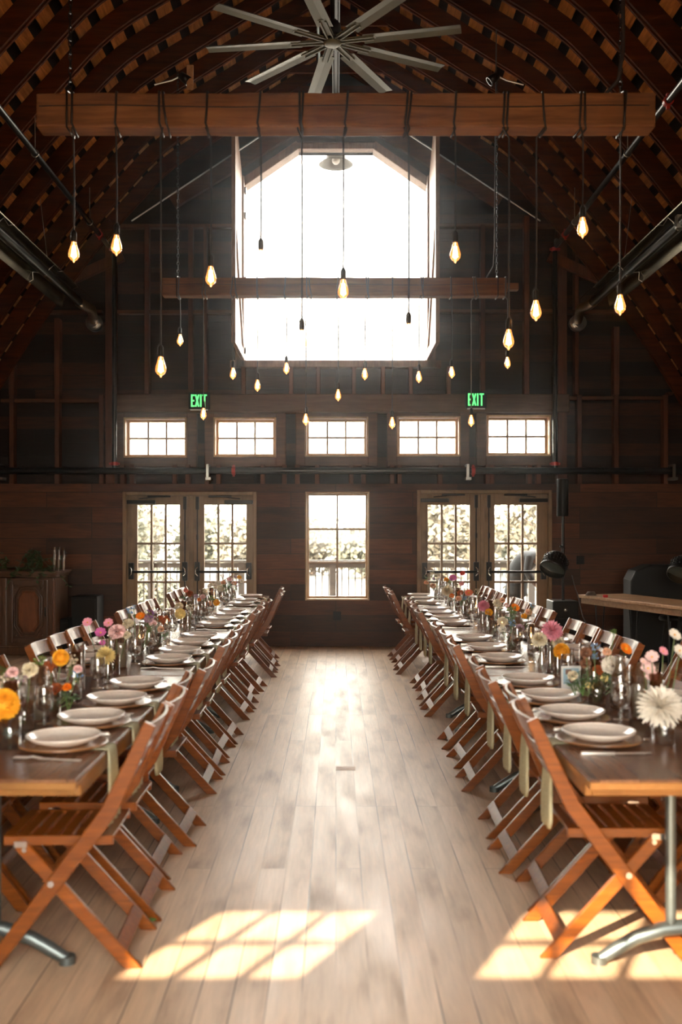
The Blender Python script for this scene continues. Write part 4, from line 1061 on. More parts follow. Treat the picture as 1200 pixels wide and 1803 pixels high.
arr(5.85, -1.31, 'jar', [('cosmos', 'pink', 154, 1096, 9), ('cosmos', 'magenta', 177, 1114, 10), ('cosmos', 'pink', 191, 1097, 9), ('ruffle', 'palepink', 206, 1113, 17), ('cosmos', 'magenta', 180, 1132, 6), ('ruffle', 'cream', 222, 1118, 9)])
arr(6.55, -1.30, 'jar', [('gerbera', 'orange', 247, 1085, 9), ('sprig', 'blue', 228, 1078, 9), ('sprig', 'blue', 236, 1070, 6), ('ruffle', 'cream', 226, 1099, 12), ('ruffle', 'mauve', 262, 1090, 10), ('ruffle', 'palepink', 269, 1098, 8), ('sprig', 'purple', 266, 1084, 10), ('leafy', 'green', 262, 1104, 12)])
arr(7.1, -1.28, 'jar', [('plume', 'rust', 287, 1098, 17), ('ruffle', 'peach', 283, 1108, 7), ('sprig', 'brown', 276, 1092, 9), ('leafy', 'green', 290, 1120, 8)])
arr(8.25, -1.27, 'bud', [('ball', 'paleyellow', 317, 1081, 10, 0)])
arr(8.5, -1.27, 'bud', [('ruffle', 'cream', 315, 1068, 9, 0)])
arr(8.35, -1.24, 'bud', [('sprig', 'beige', 336, 1074, 10, 0)])
arr(9.3, -1.30, 'jar', [('ruffle', 'rust', 333, 1046, 8), ('ruffle', 'coral', 327, 1040, 5), ('sprig', 'brown', 340, 1052, 8), ('leafy', 'green', 326, 1054, 9), ('ruffle', 'mauve', 345, 1050, 5)])
arr(9.9, -1.30, 'jar', [('ruffle', 'peach', 367, 1063, 6), ('ball', 'yellow', 381, 1061, 6), ('ruffle', 'palepink', 357, 1051, 6), ('sprig', 'cream', 362, 1045, 8), ('sprig', 'green', 372, 1056, 7), ('ruffle', 'orange', 350, 1056, 4)])
arr(11.6, -1.28, 'jar', [('ruffle', 'white', 373, 1033, 9), ('ruffle', 'cream', 388, 1036, 8), ('ruffle', 'white', 383, 1028, 7), ('leafy', 'green', 398, 1034, 9), ('ruffle', 'peach', 393, 1026, 5), ('sprig', 'rust', 391, 1015, 4)])
arr(12.3, -1.27, 'jar', [('gerbera', 'yellow', 421, 1017, 5), ('ruffle', 'mauve', 414, 1016, 3), ('ruffle', 'peach', 412, 1027, 5), ('ruffle', 'palepink', 404, 1020, 5), ('ruffle', 'white', 426, 1024, 4), ('leafy', 'green', 403, 1031, 7), ('sprig', 'purple', 415, 1031, 6)])
# right row
arr(3.95, 1.30, 'jar', [('dahlia', 'white', 1161, 1246, 41, 0)])
arr(4.30, 1.38, 'smoke', [('cosmos', 'palepink', 1147, 1157, 12), ('cosmos', 'palepink', 1140, 1177, 13), ('cosmos', 'palepink', 1146, 1191, 12), ('cosmos', 'white', 1187, 1118, 12), ('cosmos', 'white', 1196, 1146, 12), ('cosmos', 'pink', 1167, 1147, 9), ('cosmos', 'palepink', 1132, 1165, 7)])
arr(4.85, 1.27, 'jar', [('gerbera', 'orange', 1101, 1143, 13), ('ruffle', 'white', 1077, 1172, 21), ('ruffle', 'brown', 1031, 1150, 12), ('ruffle', 'brown', 1030, 1168, 11), ('ruffle', 'rust', 1052, 1180, 11), ('ruffle', 'peach', 1068, 1148, 9), ('cosmos', 'paleyellow', 1064, 1195, 8), ('sprig', 'blue', 1046, 1142, 10), ('sprig', 'blue', 1046, 1158, 9), ('ruffle', 'cream', 1008, 1190, 11), ('leafy', 'green', 1022, 1200, 26), ('leafy', 'green', 1046, 1212, 24), ('leafy', 'green', 1072, 1190, 16), ('leafy', 'green', 1010, 1208, 18), ('sprig', 'paleyellow', 1037, 1212, 10), ('sprig', 'blue', 1080, 1200, 9), ('sprig', 'white', 1090, 1165, 10), ('sprig', 'mauve', 1065, 1165, 10), ('sprig', 'green', 1080, 1115, 7)])
arr(5.75, 1.28, 'bud', [('ball', 'yellow', 988, 1147, 15, 0)])
arr(5.95, 1.28, 'bud', [('dahlia', 'pink', 971, 1111, 20, 0), ('dahlia', 'cream', 982, 1131, 12)])
arr(5.9, 1.22, 'bud', [('dahlia', 'cream', 949, 1127, 15, 0)])
arr(7.1, 1.26, 'jar', [('gerbera', 'orange', 906, 1070, 9), ('ruffle', 'cream', 884, 1095, 11), ('ruffle', 'white', 884, 1108, 8), ('sprig', 'blue', 900, 1100, 9), ('ruffle', 'mauve', 915, 1106, 9), ('ruffle', 'yellow', 922, 1085, 6), ('leafy', 'green', 898, 1090, 15), ('sprig', 'green', 900, 1078, 10), ('ruffle', 'peach', 930, 1078, 7), ('sprig', 'blue', 936, 1068, 6), ('leafy', 'green', 908, 1115, 13)])
arr(8.55, 1.26, 'bud', [('dahlia', 'pink', 851, 1067, 11, 0)])
arr(8.3, 1.26, 'bud', [('ruffle', 'yellow', 860, 1078, 8, 0)])
arr(8.1, 1.28, 'jar', [('ruffle', 'cream', 875, 1062, 9), ('ruffle', 'palepink', 891, 1066, 6), ('ruffle', 'peach', 884, 1057, 6), ('sprig', 'beige', 880, 1072, 8)])
arr(9.7, 1.28, 'jar', [('gerbera', 'coral', 825, 1044, 8), ('ruffle', 'rust', 810, 1044, 6), ('ruffle', 'peach', 807, 1054, 6), ('ruffle', 'orange', 795, 1049, 5), ('sprig', 'beige', 840, 1044, 7), ('sprig', 'brown', 845, 1052, 6), ('leafy', 'green', 812, 1058, 9), ('sprig', 'blue', 818, 1055, 5)])
arr(10.9, 1.26, 'bud', [('dahlia', 'cream', 787, 1041, 11, 0)])
arr(11.2, 1.28, 'bud', [('cosmos', 'magenta', 797, 1018, 7), ('cosmos', 'red', 814, 1010, 5), ('cosmos', 'pink', 812, 1028, 5), ('ruffle', 'yellow', 785, 1021, 5), ('sprig', 'green', 792, 1026, 5), ('sprig', 'white', 805, 1036, 6)])
arr(12.2, 1.24, 'jar', [('ruffle', 'peach', 762, 1032, 6), ('ruffle', 'peach', 750, 1026, 5), ('ruffle', 'white', 768, 1014, 4), ('ruffle', 'purple', 763, 1019, 3), ('sprig', 'blue', 769, 1022, 4), ('leafy', 'green', 750, 1018, 6), ('sprig', 'cream', 760, 1012, 5)])
# candles, carafes and smoky glasses between the flowers
for s in (-1, 1):
    L = [(4.42, 1.345, 'cand'), (4.68, 1.37, 'car'), (5.02, 1.33, 'smoke'), (5.28, 1.36, 'cand'), (5.68, 1.37, 'bud'), (6.12, 1.34, 'cand'), (6.32, 1.36, 'smoke'), (6.85, 1.35, 'taper'), (7.35, 1.34, 'cand'), (7.65, 1.36, 'car'), (7.95, 1.33, 'taper'), (8.75, 1.35, 'smoke'),
         (9.05, 1.33, 'cand'), (9.55, 1.37, 'taper'), (10.2, 1.34, 'cand'), (10.45, 1.36, 'car'), (10.75, 1.33, 'smoke'), (11.0, 1.36, 'taper'), (11.9, 1.35, 'cand'), (12.6, 1.33, 'cand'), (12.8, 1.36, 'taper')]
    for (y, x, k) in L: vase(k, s*(x+rj.uniform(-.02, .02)), y+(0 if s < 0 else .06))
# photo card
t = thing('photo_card', 'small upright white-bordered photo card among the flowers of the nearest right table', 'photo card', (1.21, 5.13, Z0), .15)
MB().box((0, 0, .075), (.105, .004, .145)).build('card', M['white'], t, bevel=.0005)
pm = MB()
for i, (x0, x1, z0, z1) in enumerate(((-.042, .042, .055, .135),)): pm.bb(x0, x1, -.0035, -.002, z0, z1)
pm.build('picture_ground', plain('picture blue', (.35, .52, .62), .4), t)
pm = MB(); pm.ball((.008, -.0035, .085), .022, 10, 6, sq=(1, .05, 1.3)); pm.bb(-.03, .0, -.005, -.0035, .105, .13)
pm.build('picture_figure', plain('picture brown', (.22, .12, .09), .4), t)

def uniq(objs):
    by = {}
    for o in objs: by.setdefault(o['label'], []).append(o)
    for lab, g in by.items():
        if len(g) < 2: continue
        g.sort(key=lambda o: o.location.x/o.location.y)
        n = len(g)
        for i, o in enumerate(g):
            w = {0: 'leftmost', n-1: 'rightmost'}.get(i, 'middle' if n == 3 else (ords[i]+' from left'))
            o['label'] = lab+', '+w; o['group'] = lab
uniq(ALLV); uniq(ALLF)
# ------------------------------------------------------------ carved cabinet at the left
XR = -3.60; YF = 12.9; ZT = 1.09
t = thing('carved_cabinet', 'dark carved antique wooden cabinet against the far wall at the left edge', 'cabinet', (-4.5, YF, 0))
x0, x1 = -1.1, XR+4.5
b = MB().bb(x0, x1-.03, 0, .6, .08, ZT-.09)
b.build('body', M['carved'], t, bevel=.004)
m = MB()
for (dz, dd, h) in ((0, .05, .028), (.028, .03, .025), (.053, .012, .03)): m.bb(x0-.03, x1-.03+dd, -dd, .62, ZT-dz-h, ZT-dz)
m.build('cornice', M['carved'], t, bevel=.006, seg=2)
m = MB(); m.bb(x0, x1, -.03, .6, 0, .10); m.bb(x0, x1-.015, -.015, .6, .10, .13); m.build('plinth', M['carved'], t, bevel=.006)
def cab_door(xa, xb):
    za, zb = .16, ZT-.12
    d = cells(MB(), xa, xb, za, zb, [(xa+.05, xb-.05, za+.06, zb-.06)], -.025, .0)
    o = d.build('door', M['carved'], t, bevel=.005, seg=2)
    cx, cz = (xa+xb)/2, (za+zb)/2; w, h = (xb-xa)/2-.055, (zb-za)/2-.065
    def octo(w, h, c, y): 
        return [(cx-w, y, cz-h+c*1.5), (cx-w+c*.35, y, cz-h+c*1.1), (cx-w+c, y, cz-h), (cx+w-c, y, cz-h), (cx+w-c*.35, y, cz-h+c*1.1), (cx+w, y, cz-h+c*1.5), (cx+w, y, cz+h-c*1.5), (cx+w-c*.35, y, cz+h-c*1.1), (cx+w-c, y, cz+h), (cx-w+c, y, cz+h), (cx-w+c*.35, y, cz+h-c*1.1), (cx-w, y, cz+h-c*1.5)]
    mm = MB(); mm.tube(octo(w*.92, h*.92, .08, -.018), .014, 8, closed=True); mm.tube(octo(w*.78, h*.84, .07, -.026), .008, 8, closed=True)
    mm.build('moulding', M['carved'], o)
    P = octo(w*.70, h*.78, .06, 0); mm = MB(); k = len(P)
    vs = [(p[0], -.008, p[2]) for p in P]+[(cx+(p[0]-cx)*.86, -.028, cz+(p[2]-cz)*.9) for p in P]
    mm.add(vs, [tuple(range(k, 2*k))]+[(i, (i+1) % k, (i+1) % k+k, i+k) for i in range(k)]); mm.build('raised_panel', M['carvedred'], o)
    for sx in (-1, 1):
        for sz in (-1, 1):
            mm = MB(); c = (cx+sx*w*.84, -.012, cz+sz*h*.90); mm.ball(c, .016, 8, 5)
            for a in range(5):
                an = a*PI*2/5; mm.tube([(c[0]+.03*math.cos(an+q*.5)*(1-q*.2), -.012, c[2]+.03*math.sin(an+q*.5)*(1-q*.2)) for q in range(4)], .006, 5)
            mm.build('carved_rosette', M['carved'], o)
    mm = MB(); mm.bb(xb-.035, xb-.015, -.035, -.02, cz-.06, cz+.06); mm.ball((xb-.025, -.045, cz), .012); mm.build('lock_plate', M['blackmetal'], o)
xr = x1-.03
cab_door(xr-.10-.50, xr-.10); cab_door(xr-.10-.50-.12-.50, xr-.10-.62)
for xx in (xr-.05, xr-.66):
    MB().bb(xx-.03, xx+.03, -.03, 0, .13, ZT-.09).build('pilaster', M['carved'], t, bevel=.006, seg=2)
MB().tube([(xr-.02, -.03, .15), (xr-.02, -.03, ZT-.12)], .014, 10).build('corner_column', M['carvedred'], t)
# garland
g = MB(); rg = random.Random(5)
for i in range(34):
    xx = rg.uniform(-4.95, -3.62); yy = 13.0+rg.uniform(-.1, .35); zz = ZT+.0
    L = rg.uniform(.12, .34); a = rg.uniform(0, 2*PI); e = Vector((math.cos(a)*.6, math.sin(a)*.5-.2, rg.uniform(.15, .9))).normalized()*L
    if xx > -3.85 and rg.random() < .7: e = Vector((rg.uniform(.10, .3), rg.uniform(-.2, 0), rg.uniform(-.28, .16)))
    if rg.random() < .25: e = Vector((rg.uniform(-.1, .1), -.22, -rg.uniform(.02, .22))); yy = 12.94
    p = Vector((xx, yy, zz+.02)); q = p+e; md = p+e*.5+Vector((0, -.02, .06)); g.tube([p, md, q], .004, 4)
    for j in range(11):
        tt = .15+.85*j/10; c = p*(1-tt)**2+md*2*tt*(1-tt)+q*tt*tt
        petal(g, c, Vector((rg.uniform(-1, 1), rg.uniform(-1, .5), rg.uniform(-.6, .8))), (0, -.3, 1), rg.uniform(.05, .085), .03, .1, -.15, tip=.12)
g.tube([(-5.0, 13.05, ZT+.02), (-4.5, 12.98, ZT+.05), (-4.0, 13.1, ZT+.03), (-3.6, 13.0, ZT+.03)], .006, 5)
tag(g.build('foliage_garland', M['leaf'], recalc=False), 'dark green leafy garland lying on top of the carved cabinet', 'garland')
for i, px in enumerate((96, 102, 109)):
    p = at(px, 985, 12.98); tt = thing('taper_candle', 'white taper candle in a clear tube on the cabinet, %s of three' % ['leftmost', 'middle', 'rightmost'][i], 'candle', (p.x, 12.96+.05*i, ZT), 0, 'taper candles on the cabinet')
    h = .31 if i < 2 else .30
    MB().lathe([(0, .003), (.011, .003), (.009, h-.04), (0, h-.035)], 12).build('wax_stick', M['white'], tt); MB().lathe(cyl(.02, h), 16).build('glass_tube', M['clear'], tt)
t = thing('floor_speaker', 'plain black speaker box on the floor beside the carved cabinet', 'speaker', (-3.35, 13.45, 0))
MB().bb(-.17, .17, -.2, .2, 0, .74).build('cabinet', M['black'], t, bevel=.01); MB().bb(-.15, .15, -.21, -.2, .04, .70).build('grille', M['blackmetal'], t)
t = thing('equipment_box', 'low dark box on the floor between cabinet and speaker', 'box', (-3.57, 13.3, 0))
MB().bb(-.06, .06, -.2, .2, 0, .45).build('body', M['black'], t, bevel=.008); MB().bb(-.05, .05, -.205, -.2, .1, .4).build('front_panel', M['blackmetal'], t)

# ------------------------------------------------------------ sound system at the right
SX, SY = 2.62, 11.6
t = thing('column_speaker', 'tall slim black column speaker on a pole above its bass cabinet', 'speaker', (SX, SY, 0))
MB().bb(-.13, .17, -.16, .2, 0, .80).build('bass_cabinet', M['blackmetal'], t, bevel=.012, seg=2)
MB().bb(-.11, .15, -.17, -.16, .05, .60).build('bass_grille', M['black'], t)
MB().lathe([(0, 0), (.022, 0), (.02, -.008), (0, -.008)], 16, (.02, -.163, .70), rot=Matrix.Rotation(PI/2, 3, 'X')).build('badge', M['chrome'], t)
MB().tube([(.025, .0, .80), (.025, 0, 1.80)], .017, 12).tube([(.025, 0, 1.2), (.025, 0, 1.42)], .022, 12).build('pole', M['blackmetal'], t)
MB().tube([(.025, -.02, 1.42), (-.02, -.03, 1.43)], .012, 8).build('locking_knob', M['black'], t)
zb = CAM_H+(936-909)/F*SY; zt = CAM_H+(936-843)/F*SY
MB().lathe([(0, 0), (.062, 0), (.068, .01), (.068, zt-zb-.01), (.062, zt-zb), (0, zt-zb)], 20, (.02, 0, zb)).build('column', M['black'], t)
def par(p, s, lab, rz=0):
    t = thing('stage_light', lab, 'stage light', p, rz)
    R = Matrix.Rotation(math.radians(30), 3, 'Y') @ Matrix.Rotation(math.radians(-30), 3, 'X')
    m = MB().lathe([(0, .16), (.10, .16), (.13, .12), (.138, .0), (.150, -.02), (.150, -.05), (.142, -.05), (.138, -.03), (0, -.025)], 28, rot=R)
    m.build('housing', M['blackmetal'], t)
    m = MB()
    for k in range(24):
        a = 2*PI*k/24
        for q in range(3):
            v = R @ Vector((.141*math.cos(a), .141*math.sin(a), .03+.035*q)); m.box(v, (.012, .012, .016), R)
    m.build('cooling_fins', M['blackmetal'], t)
    m = MB().lathe([(0, -.044), (.139, -.044), (.139, -.040), (0, -.040)], 28, rot=R); m.build('lens', plain('dark lens', (.05, .06, .05), .25), t)
    MB().tube([(0, .15, .06), (.10, .16, .02), (.16, .12, -.02), (.16, .02, -.02)], .012, 6).build('bracket', M['black'], t)
c = at(973, 998, 11.35); par((c.x, 11.32, c.z), 1, 'black stage light clamped to the speaker pole, tilted down')
c = at(1200, 1008, 10.6); par((c.x, 10.6, c.z), 1, 'black stage light cut off by the right edge of the view')
MB()
tt = thing('lighting_stand', 'thin black lighting stand at the right edge behind the pale table', 'stand', (c.x+.12, 10.7, 0))
MB().tube([(0, 0, 0), (0, 0, 1.25)], .014, 8).build('pole', M['blackmetal'], tt)
m = MB()
for a in (0, 2.1, 4.2): m.tube([(0, 0, .35), (.35*math.cos(a), .35*math.sin(a), .012)], .01, 6)
m.build('tripod_base', M['blackmetal'], tt)
m = MB().tube([(2.70, 11.4, 1.1), (2.76, 11.5, .95), (2.80, 11.55, .88), (2.9, 11.7, .6), (3.1, 11.9, .3), (3.4, 12.3, .02)], .006, 6)
tag(m.build('speaker_cable', M['greycord']), 'thin cable running from the stage light down past the pale table', 'cable')
# side table, turned a little
A = Vector((2.84, 11.72)); C = Vector((3.42, 9.7)); d = (C-A).normalized(); nrm = Vector((-d.y, d.x)); 
if nrm.x < 0: nrm = -nrm
ln = (C-A).length; wd = .62; cen = (A+C)/2+nrm*wd/2; ang = math.atan2(d.y, d.x)
t = thing('side_table', 'pale bare wooden table standing at an angle behind the right chairs', 'table', (cen.x, cen.y, 0), ang)
HT = .86
MB().bb(-ln/2, ln/2, -wd/2, wd/2, HT-.035, HT).build('tabletop', M['rawtop'], t, bevel=.004)
m = MB(); m.bb(-ln/2+.05, ln/2-.12, -wd/2+.02, -wd/2+.045, HT-.10, HT-.035); m.bb(-ln/2+.05, ln/2-.12, wd/2-.045, wd/2-.02, HT-.10, HT-.035); m.build('apron', M['rawtop'], t, bevel=.003)
for sx in (-1, 1):
    for sy in (-1, 1):
        q = MB(); a = sx*(ln/2-.35); q.tube([(a-.10, sy*.22, HT-.04), (a-.02, sy*.22, 0)], .008, 6); q.tube([(a+.10, sy*.22, HT-.04), (a+.02, sy*.22, 0)], .008, 6); q.build('hairpin_leg', M['blackmetal'], t)
m = MB(); m.lathe([(0, 0), (.028, 0), (.03, .025), (.02, .03), (0, .03)], 16); o = m.build('red_cap', plain('red plastic', (.6, .02, .02), .35)); o.location = (3.03, 11.2, HT); o.name = 'red_tape_roll'
tag(o, 'small red roll lying on the pale side table', 'tape roll')
p = at(1060, 1048, 11.3); m = MB()
for k in range(5): m.tube([(.06*math.cos(a)*(1-.08*k), .035*math.sin(a), .008+.008*k) for a in [2*PI*j/14 for j in range(14)]], .006, 5, closed=True)
o = m.build('coiled_cable', M['bark']); o.location = (p.x-.08, 11.5, HT); tag(o, 'small brown coil of cable on the pale side table', 'cable')
t = thing('equipment_case', 'black rounded equipment case behind the pale table near the right edge', 'case', (4.05, 12.4, 0), -.1)
m = MB(); poly = [(-.42, .0), (-.42, 1.0), (-.36, 1.12), (-.18, 1.19), (.15, 1.19), (.36, 1.12), (.42, 1.0), (.42, 0)]; m.prism(poly, -.25, .25); m.build('shell', M['black'], t, bevel=.02, seg=2)
MB().bb(-.43, .43, -.26, .26, .70, .73).build('seam_band', M['blackmetal'], t)
t = thing('bar_stool', 'dark backless stool under the pale side table', 'stool', (3.75, 11.0, 0))
MB().lathe([(0, .62), (.17, .62), (.18, .64), (.17, .67), (0, .68)], 24).build('seat', M['black'], t)
for k in range(4):
    a = PI/4+k*PI/2; MB().tube([(.12*math.cos(a), .12*math.sin(a), .62), (.19*math.cos(a), .19*math.sin(a), 0)], .013, 8).build('leg', M['blackmetal'], t)
# small things on the floor
o = MB().bb(-.065, .065, -.05, .05, 0, .0015).build('tape_mark', M['mark']); p = at(608, 1353, F*1.6/(1353-936)); o.location = (p.x, p.y, .0005); tag(o, 'small pale tape rectangle stuck to the aisle floor', 'tape')
m = MB(); petal(m, (0, 0, .006), (1, .3, .15), (0, 0, 1), .075, .045, .15, .1, tip=.2); petal(m, (0, 0, .006), (.4, 1, .2), (0, 0, 1), .05, .03, .15, .1, tip=.2)
o = m.build('fallen_leaf', M['green'], recalc=False); p = at(243, 1634, F*1.6/(1634-936)); o.location = (p.x, p.y, .003); tag(o, 'fallen green leaf on the floor by the nearest left chairs', 'leaf')

# ------------------------------------------------------------ outside
struct('trim_3', MB().bb(-7, 7, 14.2, 17.3, -.2, -.06), M['decking']).name = 'deck'
struct('ground', MB().bb(-160, 160, 17.2, 260, -1.3, -1.2).bb(-160, 160, -120, -1.35, -1.3, -.12), M['field'])
RYY = 16.9; rt_ = CAM_H+(936-986)/F*RYY
t = thing('deck_railing', 'pale wooden deck railing with thin balusters beyond the doors', 'railing', (0, RYY, 0))
MB().bb(-6.9, 6.9, -.07, .07, rt_-.04, rt_).build('top_rail', M['siding_out'], t, bevel=.004)
m = MB(); m.bb(-6.9, 6.9, -.02, .02, rt_-.13, rt_-.05); m.bb(-6.9, 6.9, -.02, .02, .02, .10); m.build('rail', M['siding_out'], t)
for px in (266, 425, 585, 745, 935, 120, 1060):
    x = (px-591)/F*RYY; MB().bb(x-.05, x+.05, -.05, .05, -.06, rt_-.04).build('post', M['siding_out'], t)
bal = None; x = -4.6
n = 0
while x < 4.7 and n < 98:
    if bal is None: bal = MB().bb(-.008, .008, -.008, .008, .02, rt_-.05).build('baluster', M['siding_out'], t); c = bal
    else: c = bal.copy(); COL.objects.link(c); c.parent = t
    c.location = (x, 0, 0); x += .112; n += 1
for i, (xa, xb) in enumerate(((-1.65, -2.75), (1.65, 2.7))):
    t = thing('stair_handrail', 'slanting stair handrail outside the %s doors' % ('left' if i == 0 else 'right'), 'handrail', (0, 0, 0))
    s = -1 if i == 0 else 1
    a, b2 = (at(447, 990, 15.6), at(395, 1024, 15.6)) if i == 0 else (at(752, 1000, 15.6), at(800, 1028, 15.6))
    MB().bar(a, b2, .05, .09, (0, 1, 0), ext=.1).build('sloping_rail', M['siding_out'], t)
    for q in (a, b2): MB().bb(q.x-.04, q.x+.04, q.y-.04, q.y+.04, -.06, q.z).build('post', M['siding_out'], t)
# trees beyond the field
def tree(x, y, h, w, mat, seed, lab, cat='tree', base=-1.2, lf=1.0):
    r = random.Random(seed); t = thing('tree', lab, cat, (x, y, base), 0, 'trees beyond the field')
    m = MB(); m.tube([(0, 0, 0), (.1, 0, h*.4), (0, .1, h*.8)], [w*.05, w*.035, w*.01], 7)
    for k in range(6): a = r.uniform(0, 6.3); z = h*(.3+.08*k); m.tube([(0, 0, z), (w*.3*math.cos(a), w*.3*math.sin(a), z+h*.15)], [w*.02, w*.006], 5)
    m.build('trunk', M['bark'], t)
    m = MB(); blobs = [(Vector((r.uniform(-.32, .32)*w, r.uniform(-.3, .3)*w, h*r.uniform(.3, .88))), w*r.uniform(.16, .3)) for _ in range(16)]
    for c, q in blobs:
        for k in range(130):
            d = Vector((r.gauss(0, 1), r.gauss(0, 1), r.gauss(0, 1))).normalized(); p = c+d*q*r.uniform(.7, 1.08); n2 = Vector((r.uniform(-1, 1), r.uniform(-1, 1), r.uniform(-1, 1)))
            petal(m, p, n2, d, lf*.5*r.uniform(.7, 1.3), lf*.32, .1, .1, tip=.3)
    m.build('crown', mat, t, recalc=False)
rt2 = random.Random(21)
TX = [(-19.5, 60), (-15.5, 64), (-12, 60), (-8.6, 63), (-5, 60), (-1.5, 64), (1.6, 60), (5, 62), (8, 59), (11.5, 63), (14.6, 60), (18.5, 62)]
for i, (x, y) in enumerate(TX):
    h = 3.9+rt2.uniform(-.2, .9)
    if abs(x) < 6: h = 3.6+rt2.uniform(-.3, .2)
    tree(x, y, h, 4.2, M['foliage'] if i % 3 else M['foliage2'], 40+i, 'sunlit pale autumn tree beyond the field, %s from the left' % ords[i], base=-1.2, lf=.62)
tree(-7.6, 33, 4.0, 3.6, M['foliage2'], 90, 'nearer pale green tree seen through the leftmost door', lf=.4)
tree(-4.2, 22.5, 1.9, 1.6, M['foliage2'], 91, 'green shrub beyond the railing outside the leftmost door', lf=.22)
tree(6.4, 30, 4.6, 3.2, M['foliage'], 92, 'nearer sunlit golden tree seen through the rightmost door', lf=.38)
tree(3.1, 31, 4.0, 2.6, M['foliage'], 93, 'nearer golden tree seen through the door left of the person', lf=.38)

# ------------------------------------------------------------ the person bending outside
PX = 2.87; PY = 15.6
per = thing('person', 'person in a dark grey long-sleeved dress bending forward outside the right door, long hair hanging', 'person', (PX, PY, -.06), -.65)
def skin(name, verts, edges, mat, parent, sub=2, root=0):
    me = bpy.data.meshes.new(name); me.from_pydata([v[0] for v in verts], edges, []); me.materials.append(mat)
    o = bpy.data.objects.new(name, me); COL.objects.link(o); o.parent = parent
    sk = o.modifiers.new('skin', 'SKIN'); sk.use_smooth_shade = True
    for i, v in enumerate(verts):
        d = me.skin_vertices[0].data[i]; d.radius = v[1] if isinstance(v[1], tuple) else (v[1], v[1]); d.use_root = (i == root)
    sb = o.modifiers.new('sub', 'SUBSURF'); sb.levels = sub; sb.render_levels = sub
    # bake so the mesh stands on its own
    dg = bpy.context.evaluated_depsgraph_get(); m2 = bpy.data.meshes.new_from_object(o.evaluated_get(dg)); o.modifiers.clear(); o.data = m2
    for p in m2.polygons: p.use_smooth = True
    return o
# x forward (to the right in the picture), z up; hips, folded torso, head down
V = [((-.06, 0, .93), (.13, .15)), ((.02, 0, 1.08), (.125, .14)), ((.14, 0, 1.22), (.12, .15)), ((.27, 0, 1.30), (.10, .17)), ((.36, 0, 1.27), (.055, .055)), ((.43, 0, 1.20), (.075, .07)), ((.48, 0, 1.12), (.08, .07)), ((.46, 0, 1.05), (.05, .05)),
     ((-.06, -.07, .80), (.08, .08)), ((-.03, -.09, .50), (.062, .062)), ((-.05, -.11, .28), (.052, .052)), ((-.06, -.11, .09), (.035, .035)), ((.0, -.11, .04), (.032, .04)), ((.10, -.11, .03), (.028, .04)),
     ((-.06, .07, .80), (.08, .08)), ((.0, .09, .50), (.062, .062)), ((.03, .11, .28), (.052, .052)), ((.02, .11, .09), (.035, .035)), ((.08, .11, .04), (.032, .04)), ((.18, .11, .03), (.028, .04)),
     ((.27, -.19, 1.24), (.055, .055)), ((.24, -.22, 1.04), (.043, .043)), ((.34, -.20, .88), (.032, .032)), ((.40, -.19, .82), (.028, .018)),
     ((.27, .19, 1.24), (.055, .055)), ((.30, .22, 1.06), (.043, .043)), ((.44, .18, .93), (.032, .032)), ((.50, .17, .88), (.028, .018))]
E = [(0, 1), (1, 2), (2, 3), (3, 4), (4, 5), (5, 6), (6, 7), (0, 8), (8, 9), (9, 10), (10, 11), (11, 12), (12, 13), (0, 14), (14, 15), (15, 16), (16, 17), (17, 18), (18, 19), (3, 20), (20, 21), (21, 22), (22, 23), (3, 24), (24, 25), (25, 26), (26, 27)]
# fingers of both hands
def hand(i, base, dirv):
    global V, E
    b = Vector(base)
    for k in range(4):
        o = (k-1.5)*.016; p1 = b+Vector(dirv)*.045+Vector((0, o, 0)); p2 = p1+Vector(dirv)*(.028+.006*(k in (1, 2)))+Vector((-.004, 0, -.012)); 
        V += [(tuple(p1), .009), (tuple(p2), .008)]; E += [(i, len(V)-2), (len(V)-2, len(V)-1)]
    p1 = b+Vector((.0, .028, -.01)); p2 = p1+Vector(dirv)*.035; V += [(tuple(p1), .010), (tuple(p2), .009)]; E += [(i, len(V)-2), (len(V)-2, len(V)-1)]
hand(23, (.40, -.19, .82), (.6, 0, -.8)); hand(27, (.50, .17, .88), (.75, 0, -.65))
skin('body', V, E, M['skin'], per)
D = [((-.07, 0, .93), (.17, .185)), ((.01, 0, 1.09), (.165, .175)), ((.13, 0, 1.24), (.155, .185)), ((.26, 0, 1.31), (.125, .19)), ((.335, 0, 1.29), (.08, .08)),
     ((-.06, 0, .74), (.18, .195)), ((-.06, 0, .60), (.19, .205)), ((.27, -.19, 1.25), (.075, .075)), ((.24, -.22, 1.04), (.062, .062)), ((.34, -.20, .90), (.05, .05)), ((.27, .19, 1.25), (.075, .075)), ((.30, .22, 1.06), (.062, .062)), ((.43, .18, .95), (.05, .05))]
skin('dress', D, [(0, 1), (1, 2), (2, 3), (3, 4), (0, 5), (5, 6), (3, 7), (7, 8), (8, 9), (3, 10), (10, 11), (11, 12)], M['dress'], per)
m = MB(); rh = random.Random(2)
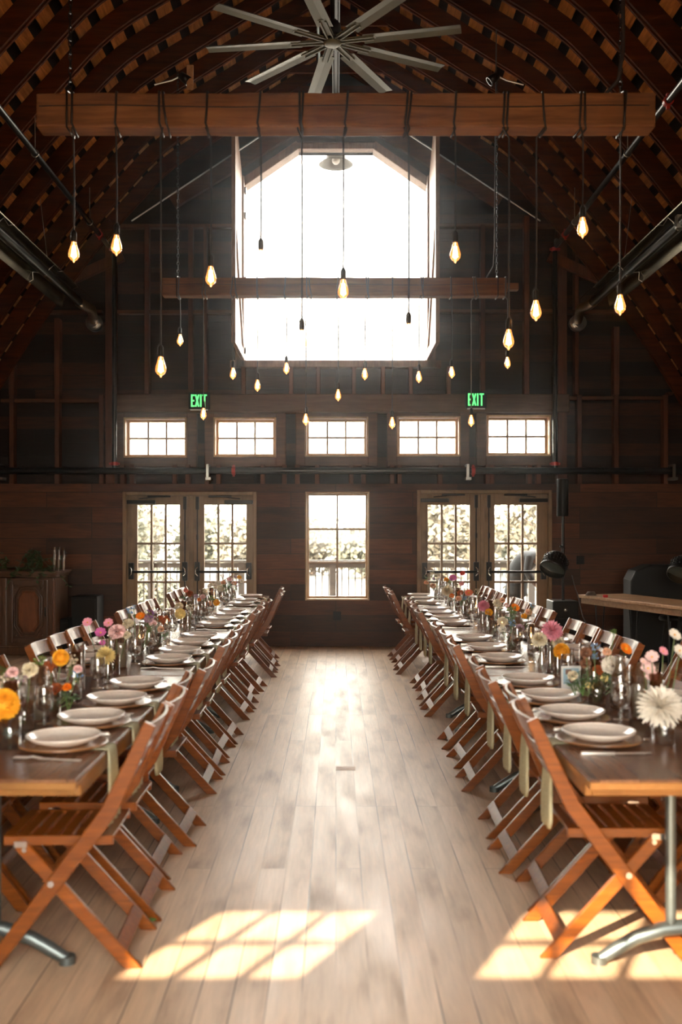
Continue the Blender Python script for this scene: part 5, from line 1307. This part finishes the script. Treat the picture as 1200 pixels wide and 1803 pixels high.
for k in range(46):
    a = 2*PI*k/46; sx, sy = .085*math.cos(a), .08*math.sin(a); top = Vector((.42+sx*.6, sy*.8, 1.27-abs(sx)*.3))
    m.tube([top, Vector((.47+sx, sy, 1.15)), Vector((.50+sx*1.1, sy*1.1, 1.0)), Vector((.50+sx+rh.uniform(-.02, .02), sy, .86+rh.uniform(-.04, .05)))], [.012, .02, .018, .005], 6)
m.lathe([(.0, .1), (.05, .085), (.085, .03), (.09, -.03), (.07, -.05)], 16, (.45, 0, 1.19), rot=Matrix.Rotation(.7, 3, 'Y'))
m.build('hair', M['hair'], per, recalc=False)
# a face on the downturned head
m = MB(); 
for sy in (-1, 1): m.ball((.545, sy*.03, 1.10), .010, 8, 5)
m.build('eyes', M['white'], per); MB().ball((.56, 0, 1.08), .014, 8, 5, sq=(1, .8, 1.3)).ball((.54, 0, 1.045), .016, 8, 5, sq=(.6, 1.3, .35)).build('nose_and_mouth', M['skin'], per)
t = thing('outdoor_table', 'small pale wooden table the bending person reaches to outside', 'table', (3.62, 15.6, -.06))
MB().bb(-.36, .5, -.3, .3, .80, .84).build('tabletop', M['rawtop'], t, bevel=.004); MB().bb(-.33, .47, -.27, .27, .72, .80).build('apron', M['siding_out'], t)
for sx in (-.32, .46):
    for sy in (-.26, .26): MB().bb(sx-.03, sx+.03, sy-.03, sy+.03, 0, .72).build('leg', M['siding_out'], t)
# ------------------------------------------------------------ thin haze added to spread a glow around the bright opening
hz = MB().bb(-5.6, 5.6, 1.0, 14.3, .02, 7.9)
hz = hz.build('glow_haze', None)
mv = bpy.data.materials.new('window glow haze'); mv.use_nodes = True; t_ = mv.node_tree; t_.nodes.clear()
vs_ = t_.nodes.new('ShaderNodeVolumeScatter'); vs_.inputs['Density'].default_value = .0022; vs_.inputs['Anisotropy'].default_value = .965; vs_.inputs['Color'].default_value = (.95, .98, 1, 1)
oo = t_.nodes.new('ShaderNodeOutputMaterial'); t_.links.new(vs_.outputs[0], oo.inputs['Volume'])
hz.data.materials.clear(); hz.data.materials.append(mv)
hz['kind'] = 'stuff'; tag(hz, 'faint added haze giving the glow around the bright hay door opening', 'haze')
